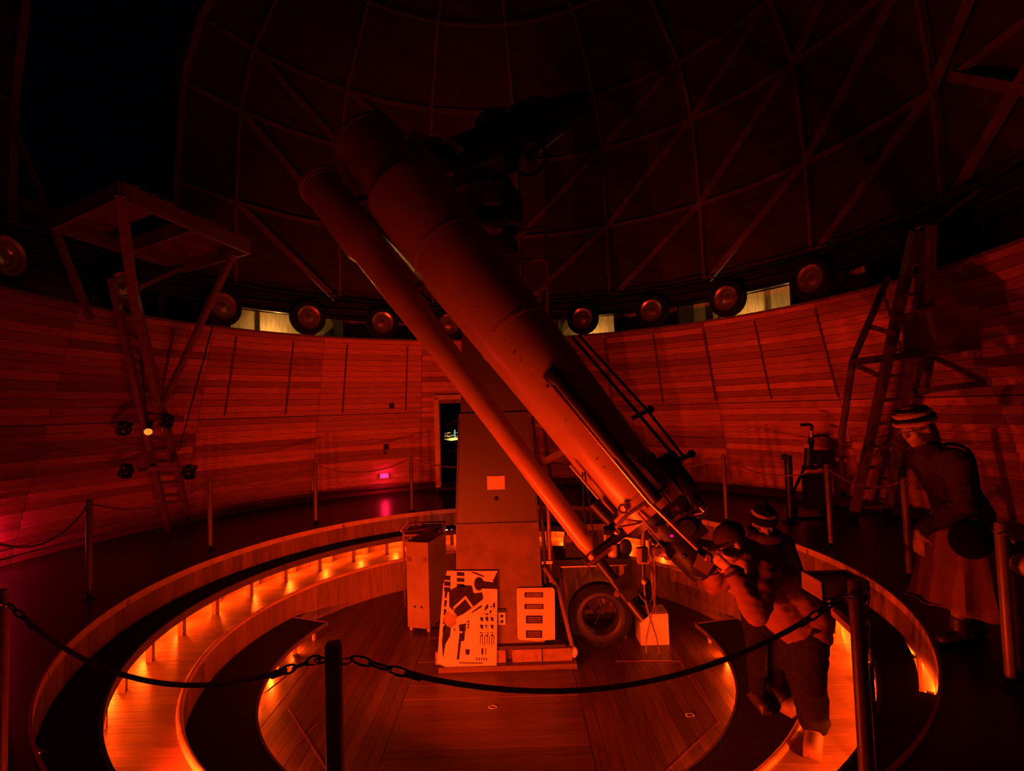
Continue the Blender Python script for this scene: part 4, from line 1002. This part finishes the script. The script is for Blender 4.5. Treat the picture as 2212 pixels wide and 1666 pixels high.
obj('hanger', MB().beam(PD + V((0, 0, .05)), PD + pol(azi(PD), .45) + V((0, 0, 1.2)), .05, .05), m_oak, hp)
obj('crossbar', MB().beam(P(268, 900, 6.75), P(395, 905, 6.75), .05, .09), m_oak, hp)
obj('crossbar', MB().beam(P(262, 1015, 6.9), P(425, 1010, 6.9), .05, .06), m_oak, hp)
for (px, py, lab) in ((272, 1010, 'dark tangled rope coil at the left end of the lower ladder crossbar'), (408, 1012, 'dark rope coil at the right end of the lower ladder crossbar'), (268, 918, 'dark pulley bundle on the upper ladder crossbar'), (362, 902, 'dark hood hanging beside the yellow lamp')):
    c = P(px, py, 6.72); t = thing('rope_coil', lab, 'coil', c)
    for j in range(4):
        F = Matrix.Rotation(j * .7, 3, 'Z') @ Matrix.Rotation(.3 * j, 3, 'X'); s_ = random.uniform(.05, .085)
        obj('loop', MB().tube([c + V((random.uniform(-.02, .02), 0, -.05)) + F @ V((s_ * math.cos(k_ * PI / 7), .02 * math.sin(k_ * 2), s_ * 1.3 * math.sin(k_ * PI / 7))) for k_ in range(14)], .018, 6, True), m_black, t)
yl = P(320, 933, 6.62)
t = thing('yellow_lamp', 'small round yellow lamp hanging on the left ladder', 'lamp', yl)
obj('globe', MB().sph(yl, (.048, .048, .044), 14), m_yellow, t); obj('holder', MB().cyl(yl + V((0, .02, .03)), yl + V((0, .05, .14)), .03, None, 10), m_black, t)
tag(obj('brass_tag', MB().cyl(P(353, 922, 6.6), P(357, 937, 6.6), .02, None, 10), m_brass), 'small brass tube hanging beside the yellow lamp', 'tube')

# ------------------------------------------------------------------ hand truck with cylinder, right background
gc = G(1752, 1122, 0) + V((.0, .15, 0)); gdep = (gc - CAM).dot(FW)
ht = thing('hand_truck', 'black hand truck with a curved handle against the right wall', 'hand truck', gc)
def hp_(px, py, dz=0): return P(px, py, gdep + dz)
obj('handle', MB().tube(smoothpath([hp_(1756, 943), hp_(1780, 941), hp_(1794, 950), hp_(1800, 985), hp_(1808, 1090)]), .02, 8), m_black, ht)
obj('bin', MB().box(hp_(1778, 988), (.20, .2, .2)), m_black, ht)
obj('frame', MB().beam(hp_(1738, 1010, -.04), hp_(1790, 1010, -.04), .15, .05, V((0, 0, 1))), m_black, ht)
obj('frame', MB().beam(hp_(1737, 1012), hp_(1714, 1062), .03, .03), m_black, ht)
obj('toe_plate', MB().box(gc + V((.1, 0, .02)), (.5, .3, .03)), m_iron, ht)
obj('panel', MB().box(hp_(1765, 1060), (.36, .12, .5)), m_black, ht)
for s_ in (-.14, .34): obj('wheel', MB().cyl(gc + V((s_, .1, .1)), gc + V((s_ + .05, .1, .1)), .1, None, 18), m_rubber, ht)
gy = thing('gas_cylinder', 'slim black gas cylinder with brass valves on the hand truck', 'cylinder', V((hp_(1745, 1010).x, hp_(1745, 1010).y - .05, hp_(1745, 1005).z)))
obj('bottle', MB().cyl(hp_(1746, 1007, -.05), hp_(1748, 958, -.05), .06, None, 18), m_black, gy)
obj('neck', MB().cyl(hp_(1752, 958, -.05), hp_(1752, 940, -.05), .045, .03, 14), m_black, gy)
obj('valve', MB().cyl(hp_(1752, 945, -.08), hp_(1753, 930, -.08), .025, None, 10), m_brass, gy)
obj('gauge', MB().cyl(hp_(1742, 963, -.1), hp_(1742, 963, -.14), .035, None, 14), m_brass, gy)
obj('nozzle', MB().tube([hp_(1753, 930, -.05), hp_(1754, 920, -.05), hp_(1748, 917, -.05), hp_(1730, 918, -.05)], .022, 8), m_black, gy)
rp_ = G(1708, 1128, 0)
bp2 = thing('black_bollard', 'thick black post with a side knob beside the hand truck', 'post', rp_)
rd_ = (rp_ - CAM).dot(FW)
obj('shaft', MB().cyl(rp_, P(1702, 984, rd_), .05, None, 14), m_black, bp2)
obj('knob', MB().sph(P(1695, 988, rd_), .05, 10), m_black, bp2)
obj('foot', MB().lathe([(0, 0), (.12, 0), (.12, .015), (.05, .03)], Matrix.Translation(rp_), 16), m_black, bp2)
# pale bundle at the right edge
bq = P(2214, 1222, 3.0)
pk = thing('pale_cloth', 'pale folded cloth on a low black box at the rim', 'cloth', V((bq.x, bq.y, 0)))
obj('folded_cloth', MB().sph(bq + V((.02, 0, 0)), (.09, .07, .07), 18).sph(bq + V((.05, -.02, -.05)), (.08, .07, .05), 16), m_white, pk)
obj('box', MB().box((bq.x + .06, bq.y + .02, (bq.z - .07) / 2), (.2, .22, bq.z - .07)), m_black, pk)

# ------------------------------------------------------------------ people: blended solids remeshed into one continuous surface
def capsule(mb, a, b, r0, r1, n=14):
    a, b = V(a), V(b); d = b - a; L = max(d.length, 1e-4); F = frame(d); M = F.to_4x4(); M.translation = a
    pr_ = [(0, -r0)] + [(r0 * math.cos(t), r0 * math.sin(t)) for t in (-1.2, -.8, -.4, 0)] + [(r1 * math.cos(t), L + r1 * math.sin(t)) for t in (0, .4, .8, 1.2)] + [(0, L + r1)]
    return mb.lathe(pr_, M, n)
def blob(name, mb, mat, parent, origin, vox=.012, it=6, fold=0):
    me0 = mb.mesh('tmp', mat, V(origin)); o = bpy.data.objects.new('tmp', me0); COL.objects.link(o)
    r = o.modifiers.new('r', 'REMESH'); r.mode = 'VOXEL'; r.voxel_size = vox; r.use_smooth_shade = True
    s = o.modifiers.new('s', 'SMOOTH'); s.factor = .5; s.iterations = it
    dg = bpy.context.evaluated_depsgraph_get(); me = bpy.data.meshes.new_from_object(o.evaluated_get(dg))
    me.name = name
    if not me.materials: me.materials.append(mat)
    if fold:
        out = []
        for v_, n_ in zip([v.co.copy() for v in me.vertices], [n.vector.copy() for n in me.vertex_normals]):
            k_ = noise.noise(V((v_.x * 9, v_.y * 9, v_.z * 22))) + .6 * noise.noise(V((v_.x * 22 + 5, v_.y * 16, v_.z * 34)))
            out += list(v_ + n_ * (k_ * fold))
        me.vertices.foreach_set('co', out); me.update()
    me.polygons.foreach_set('use_smooth', [True] * len(me.polygons))
    bpy.data.objects.remove(o); bpy.data.meshes.remove(me0)
    return link(bpy.data.objects.new(name, me), parent, V(origin))
def limb(mb, pts, rs):
    for i in range(len(pts) - 1): capsule(mb, pts[i], pts[i + 1], rs[i], rs[i + 1])
def hand(mb, wrist, fwd, palm_n, side, curl=.5, s=1.0):
    # palm, four unequal bent fingers and a thumb leaving the side of the palm
    f = V(fwd).normalized(); n = (V(palm_n) - f * V(palm_n).dot(f)).normalized(); x = f.cross(n) * side; w = V(wrist)
    mb.sph(w + f * .045 * s, (.038 * s, .018 * s, .05 * s), 12, Matrix((x, n, f)).transposed())
    for i, (ox, L) in enumerate(((.030, .066), (.010, .075), (-.010, .070), (-.029, .054))):
        p = w + f * .082 * s + x * ox * s; d1 = (f * math.cos(curl * .6) + n * math.sin(curl * .6)); d2 = (f * math.cos(curl * 1.6) + n * math.sin(curl * 1.6)); d3 = (f * math.cos(curl * 2.4) + n * math.sin(curl * 2.4))
        q1 = p + d1 * L * .5 * s; q2 = q1 + d2 * L * .32 * s; q3 = q2 + d3 * L * .25 * s
        limb(mb, [p - f * .02, q1, q2, q3], [.0098 * s, .009 * s, .0085 * s, .0075 * s])
    b = w + f * .025 * s + x * .03 * s; t1 = b + (f * .5 + x * .75 + n * .25).normalized() * .038 * s; t2_ = t1 + (f * .85 + x * .15 + n * .5).normalized() * .032 * s
    limb(mb, [b, t1, t2_], [.0125 * s, .0105 * s, .0085 * s])
def head(mb, c, face, up, s=1.0):
    f = V(face).normalized(); u = (V(up) - f * V(up).dot(f)).normalized(); x = f.cross(u); R = Matrix((x, f, u)).transposed(); c = V(c)
    def L(a, b, d): return c + R @ V((a * s, b * s, d * s))
    mb.sph(L(0, -.012, .02), (.076 * s, .095 * s, .092 * s), 20, R)               # skull
    mb.sph(L(0, .028, -.045), (.056 * s, .062 * s, .075 * s), 16, R)              # face and jaw
    mb.sph(L(0, .055, -.10), (.026 * s, .026 * s, .022 * s), 10, R)               # chin
    capsule(mb, L(0, .088, .008), L(0, .110, -.030), .009 * s, .015 * s, 10)      # nose
    capsule(mb, L(-.035, .083, .018), L(.035, .083, .018), .011 * s, .011 * s, 8) # brow
    capsule(mb, L(-.02, .085, -.066), L(.02, .085, -.066), .008 * s, .008 * s, 8) # mouth
    for s_ in (-1, 1):
        mb.sph(L(s_ * .078, -.008, -.012), (.011 * s, .02 * s, .032 * s), 10, R)  # ears
        mb.sph(L(s_ * .034, .062, -.03), (.024 * s, .022 * s, .022 * s), 10, R)   # cheeks
    return R, L
def eyes(parent, L, s=1.0):
    for s_ in (-1, 1):
        obj('eye', MB().sph(L(s_ * .031, .079, -.002), .0125 * s, 12), m_white, parent)
        obj('brow_hair', MB().tube([L(s_ * .016, .093, .022), L(s_ * .034, .092, .027), L(s_ * .05, .082, .022)], .004 * s, 6), m_hair, parent)

# observer bent to the eyepiece
zf = Z2
hipc = V((2.09, -1.90, .27)); chest = V((1.90, -1.94, .50)); nk = V((1.72, -1.96, .70)); hd_c = V((1.615, -1.985, .775))
shl, shr = V((1.77, -2.11, .615)), V((1.78, -1.78, .615))
ell_, elr = V((1.635, -2.25, .435)), V((1.62, -1.66, .40))
wl_, wr_ = V((1.555, -2.13, .645)), V((1.53, -1.86, .60))
hjl, hjr = hipc + V((0, -.09, -.03)), hipc + V((0, .09, -.03))
knl, knr = V((2.03, -2.06, -.10)), V((2.13, -1.74, -.10))
anl, anr = V((2.09, -1.99, zf + .085)), V((2.24, -1.62, zf + .085))
face = V((-.86, -.06, -.42)); upv = V((-.35, .05, 1))
b = MB()
limb(b, [hipc, chest, nk], [.125, .135, .06]); capsule(b, shl, shr, .06, .06); limb(b, [nk, hd_c - V((-.02, 0, .06))], [.052, .052])
Rh, Lh = head(b, hd_c, face, upv)
for (s_, e_, w_, sd_) in ((shl, ell_, wl_, 1), (shr, elr, wr_, -1)): limb(b, [s_, e_, w_], [.052, .042, .029])
hand(b, wl_, V((-.55, .35, .35)), V((.2, .6, .2)), 1, .75); hand(b, wr_, V((-.5, -.3, .5)), V((.1, -.7, .2)), -1, .7)
for (h_, k_, a_) in ((hjl, knl, anl), (hjr, knr, anr)): limb(b, [h_, k_, a_], [.085, .058, .042])
for a_, tdir in ((anl, V((-.55, -.8, 0)).normalized()), (anr, V((-.8, -.4, 0)).normalized())): limb(b, [a_ - V((0, 0, .03)), a_ + tdir * .14 - V((0, 0, .055))], [.038, .032])
pA = tag(blob('person', b, m_skin, None, V((2.1, -1.9, zf)), .0085, 4), 'person in a cap and tan jacket bending to the eyepiece', 'person')
eyes(pA, Lh)
b = MB()
limb(b, [hipc + V((.02, 0, -.02)), hipc.lerp(chest, .5), chest, nk - V((-.03, 0, .02))], [.19, .175, .178, .105]); capsule(b, shl, shr, .098, .098)
capsule(b, hipc + V((.01, -.09, -.07)), hipc + V((.01, .09, -.07)), .135, .135)
for (s_, e_, w_) in ((shl, ell_, wl_), (shr, elr, wr_)): limb(b, [s_, e_, w_.lerp(e_, .12)], [.098, .082, .060])
for k_ in range(5): capsule(b, chest.lerp(hipc, .05 + k_ * .2) + V((-.06, -.175, .02)), chest.lerp(hipc, .22 + k_ * .2) + V((.12, -.13, .11)), .022, .014)
capsule(b, hipc + V((-.09, -.10, -.10)), hipc + V((-.10, -.11, -.20)), .05, .03)
limb(b, [hipc + V((-.02, -.05, -.06)), hipc.lerp(chest, .5) + V((-.05, -.05, -.07)), chest + V((-.04, -.05, -.07)), shl + V((.0, .03, -.05))], [.15, .155, .15, .10])
limb(b, [hipc + V((.02, -.10, .02)), chest + V((.03, -.09, .03))], [.125, .125])
limb(b, [nk + V((.01, -.05, .0)), nk + V((-.04, .0, -.03)), nk + V((.01, .06, .0))], [.045, .04, .045])
blob('jacket', b, m_jacket, pA, WO[pA.name], .011, 5, .008)
for w_, e_ in ((wl_, ell_), (wr_, elr)):
    q = w_.lerp(e_, .1); Fq = frame(w_ - e_); obj('cuff', MB().tube([q + Fq @ V((.056 * math.cos(k_ * PI / 6), .056 * math.sin(k_ * PI / 6), 0)) for k_ in range(12)], .012, 6, True), m_capc, pA)
b = MB()
for (h_, k_, a_) in ((hjl, knl, anl), (hjr, knr, anr)): limb(b, [h_ + V((0, 0, -.02)), k_, a_ + V((.02, .03, .035))], [.128, .108, .095])
capsule(b, hjl, hjr, .13, .13)
blob('trousers', b, m_trouser, pA, WO[pA.name], .012, 4, .008)
for a_, tdir in ((anl, V((-.55, -.8, 0)).normalized()), (anr, V((-.8, -.4, 0)).normalized())):
    b = MB(); q = V((a_.x, a_.y, zf + .045)); limb(b, [q - tdir * .06, q + tdir * .06, q + tdir * .17 - V((0, 0, .004))], [.052, .055, .052]); capsule(b, q - tdir * .02 + V((0, 0, .01)), a_ + V((0, 0, .02)), .055, .056)
    b.box(q + tdir * .055 - V((0, 0, .033)), (.10, .31, .022), Matrix((V((tdir.y, -tdir.x, 0)), tdir, V((0, 0, 1)))).transposed())
    sh_ = blob('shoe', b, m_shoe, pA, WO[pA.name], .008, 3)
    obj('laces', MB().tube([q + tdir * .05 + V((-.03, 0, .045)), q + tdir * .07 + V((.03, 0, .045)), q + tdir * .09 + V((-.028, 0, .036)), q + tdir * .11 + V((.026, 0, .034))], .004, 6), m_white, sh_)
b = MB(); b.sph(Lh(0, -.015, .045), (.09, .108, .085), 22, Rh)
cp_ = obj('cap', b, m_capc, pA)
bm_ = MB(); bm_.prism([(.085 * math.cos(t * PI / 10), .055 + .105 * math.sin(t * PI / 10)) for t in range(11)], -.004, .004, Matrix.Translation(Lh(0, .0, .045)) @ Rh.to_4x4() @ Matrix.Rotation(-.15, 4, 'X'))
obj('peak', bm_, m_capc, cp_)
obj('mask', MB().sph(Lh(0, .055, -.06), (.058, .062, .058), 16, Rh), m_skin, pA) if False else None
obj('glasses_frame', MB().tube([Lh(-.08, .0, .0), Lh(-.06, .09, .002), Lh(-.01, .105, -.002), Lh(.01, .105, -.002), Lh(.06, .09, .002), Lh(.08, .0, .0)], .0035, 6), m_black, pA)

# companion standing behind, in a striped beanie and scarf
zf = Z3
ft = V((2.24, -1.02, zf)); hipc = V((2.25, -1.03, .06)); chest = V((2.25, -1.06, .36)); nk = V((2.25, -1.10, .57)); hd_c = V((2.245, -1.14, .69))
b = MB(); limb(b, [hipc, chest, nk], [.13, .14, .06]); shl, shr = V((2.05, -1.10, .48)), V((2.46, -1.02, .48)); capsule(b, shl, shr, .06, .06)
limb(b, [nk, hd_c], [.052, .052]); Rh, Lh = head(b, hd_c, V((-.18, -.95, -.32)), V((0, -.2, 1)))
ws = ((shl, V((2.0, -1.2, .24)), V((2.08, -1.36, .12))), (shr, V((2.52, -1.1, .22)), V((2.5, -1.15, -.02))))
for (s_, e_, w_) in ws: limb(b, [s_, e_, w_], [.05, .042, .03])
hand(b, ws[0][2], V((.3, -.5, -.4)), V((.6, .3, 0)), 1, .5); hand(b, ws[1][2], V((0, -.1, -1)), V((-.5, -.5, 0)), -1, .35)
an = (V((2.16, -1.06, zf + .09)), V((2.36, -.96, zf + .09)))
for a_, h_ in zip(an, (hipc + V((-.09, 0, 0)), hipc + V((.09, 0, 0)))):
    k_ = (a_ + h_) / 2 + V((0, -.04, 0)); limb(b, [h_, k_, a_], [.085, .06, .042]); limb(b, [a_ - V((0, 0, .03)), a_ + V((-.03, -.13, -.06))], [.038, .03])
pB = tag(blob('person', b, m_skin, None, ft, .009, 4), 'person in a striped beanie and black coat standing behind the observer', 'person')
eyes(pB, Lh)
b = MB(); limb(b, [hipc + V((0, 0, -.16)), hipc, chest, nk - V((0, 0, .02))], [.17, .17, .175, .10]); capsule(b, shl, shr, .09, .09)
for (s_, e_, w_) in ws: limb(b, [s_, e_, w_.lerp(e_, .12)], [.085, .066, .05])
blob('coat', b, m_coat, pB, WO[pB.name], .012, 5)
b = MB()
for a_, h_ in zip(an, (hipc + V((-.09, 0, 0)), hipc + V((.09, 0, 0)))): limb(b, [h_, (a_ + h_) / 2 + V((0, -.04, 0)), a_ + V((0, 0, .02))], [.11, .085, .07])
blob('trousers', b, m_trouser, pB, WO[pB.name], .012, 5)
for a_ in an:
    b = MB(); limb(b, [V((a_.x, a_.y + .04, zf + .045)), V((a_.x - .03, a_.y - .14, zf + .04))], [.048, .042]); capsule(b, V((a_.x, a_.y, zf + .05)), a_, .05, .05); b.box((a_.x - .015, a_.y - .05, zf + .012), (.09, .27, .024))
    blob('shoe', b, m_shoed, pB, WO[pB.name], .009, 3)
def shell(z0, z1, r, mat, name, par, L, R, n=24, rt=None):
    M = R.to_4x4(); M.translation = L(0, -.008, 0); rt = rt or r
    return obj(name, MB().lathe([(r * .97, z0), (r, z0 + .004), (rt, z1 - .004), (rt * .97, z1)], M, n), mat, par)
bn = obj('beanie', MB().sph(Lh(0, -.010, .065), (.094, .106, .10), 22, Rh), m_knit1, pB)
shell(.088, .112, .102, m_knit2, 'stripe', bn, Lh, Rh, rt=.092)
obj('pompom', MB().sph(Lh(0, -.02, .165), .028, 10), m_knit1, bn)
shell(.02, .088, .108, m_knit1, 'cuff', bn, Lh, Rh, rt=.104)
obj('scarf', MB().tube([nk + V((.105 * math.cos(t * PI / 8), .10 * math.sin(t * PI / 8) - .02, .03 + .02 * math.sin(t * PI / 8))) for t in range(16)], .042, 10, True), m_scarf, pB)

# visitor at the right in a wide striped fur hat, coat and long pale skirt
zf = 0
ft = P(2085, 1420, 3.55); ft.z = 0
hipc = V((ft.x + .02, ft.y, .90)); chest = V((ft.x - .10, ft.y - .01, 1.16)); nk = V((ft.x - .22, ft.y - .02, 1.35)); hd_c = P(1978, 925, 3.5)
nk = V((hd_c.x + .07, hd_c.y + .01, hd_c.z - .13)); chest = hipc.lerp(nk, .58) + V((.03, 0, .02))
shl, shr = nk + V((.06, -.17, -.09)), nk + V((.08, .17, -.10))
b = MB(); limb(b, [hipc, chest, nk], [.13, .13, .055]); capsule(b, shl, shr, .055, .055); limb(b, [nk, hd_c - V((0, 0, .05))], [.05, .05])
Rh, Lh = head(b, hd_c, V((-.92, -.25, -.25)), V((-.2, 0, 1)))
ws = ((shl, V((shl.x - .02, shl.y - .05, shl.z - .27)), P(1984, 1150, 3.36)), (shr, V((shr.x + .15, shr.y - .02, shr.z - .25)), P(2140, 1143, 3.45)))
for (s_, e_, w_) in ws: limb(b, [s_, e_, w_], [.048, .04, .028])
hand(b, ws[0][2], V((-.1, -.05, -1)), V((.6, .3, 0)), 1, .35); hand(b, ws[1][2], V((.75, -.35, -.25)), V((0, .2, -1)), -1, .6)
an = (V((ft.x - .08, ft.y - .06, .09)), V((ft.x + .12, ft.y + .05, .09)))
for a_, s_ in zip(an, (-1, 1)):
    h_ = hipc + V((0, s_ * .08, -.02)); limb(b, [h_, (a_ + h_) / 2 + V((-.03, 0, 0)), a_], [.085, .058, .042]); limb(b, [a_ - V((0, 0, .03)), a_ + V((-.13, -.03, -.06))], [.036, .03])
pC = tag(blob('person', b, m_skin, None, ft, .009, 4), 'person in a wide striped hat, dark coat and long pale skirt', 'person')
eyes(pC, Lh)
b = MB(); limb(b, [hipc + V((.04, 0, -.05)), hipc.lerp(chest, .5), chest, nk - V((0, 0, .03))], [.165, .15, .16, .09]); capsule(b, shl, shr, .085, .085)
for (s_, e_, w_) in ws: limb(b, [s_, e_, w_.lerp(e_, .12)], [.08, .064, .05])
blob('coat', b, m_coat2, pC, WO[pC.name], .012, 4, .012)
b = MB(); n_ = 40; rows = []
top = hipc + V((0, 0, .02))
for k_ in range(9):
    t = k_ / 8; z = top.z + (.20 - top.z) * t; cx_ = top.x - .05 * t
    for i in range(n_):
        an_ = 2 * PI * i / n_; r = .15 + .16 * t + .028 * t * math.sin(an_ * 9 + 1.3) ; hem = .10 * t * max(0, -math.cos(an_)) if k_ == 8 else 0
        rows.append((cx_ + r * math.cos(an_), top.y + r * .8 * math.sin(an_), z + hem))
b.add(rows, [(k_ * n_ + i, k_ * n_ + (i + 1) % n_, (k_ + 1) * n_ + (i + 1) % n_, (k_ + 1) * n_ + i) for k_ in range(8) for i in range(n_)])
sk = obj('skirt', b, m_skirt, pC); so = sk.modifiers.new('solid', 'SOLIDIFY'); so.thickness = .006
b = MB(); bgc = P(2098, 1165, 3.30); b.sph(bgc, (.15, .05, .13), 22, Matrix.Rotation(.2, 3, 'Y'))
sb = obj('shoulder_bag', b, m_bag, pC)
obj('strap', MB().tube(smoothpath([bgc + V((-.12, .03, .08)), chest + V((-.08, -.20, .05)), nk + V((.03, -.11, .02)), chest + V((.16, -.05, .10)), bgc + V((.13, .06, .07))]), .012, 6), m_bag, sb)
for a_ in an:
    b = MB(); limb(b, [V((a_.x + .05, a_.y, .045)), V((a_.x - .14, a_.y - .03, .038))], [.046, .04]); capsule(b, V((a_.x, a_.y, .05)), a_ + V((0, 0, .06)), .05, .052)
    blob('boot', b, m_shoed, pC, WO[pC.name], .009, 3)
hr_ = MB(); hr_.sph(Lh(0, -.045, -.02), (.09, .075, .12), 18, Rh); capsule(hr_, Lh(0, -.07, -.06), Lh(.02, -.10, -.22), .075, .06)
blob('hair', hr_, m_hair, pC, WO[pC.name], .010, 4)
ht_ = obj('hat', MB().sph(Lh(0, -.012, .075), (.105, .118, .085), 24, Rh), m_knit2, pC)
Mh = Rh.to_4x4(); Mh.translation = Lh(0, -.01, 0)
for (z_, r_, m2) in ((.045, .122, m_knit2), (.075, .12, m_knit1), (.103, .108, m_knit2), (.128, .088, m_knit1)):
    obj('fur_band', MB().lathe([(r_ - .02, z_ - .016), (r_, z_ - .012), (r_ + .008, z_), (r_, z_ + .012), (r_ - .02, z_ + .016)], Mh, 28), m2, ht_)
obj('glasses_frame', MB().tube([Lh(-.08, .0, .0), Lh(-.06, .09, .002), Lh(-.01, .105, -.002), Lh(.01, .105, -.002), Lh(.06, .09, .002), Lh(.08, .0, .0)], .0035, 6), m_steel, pC)
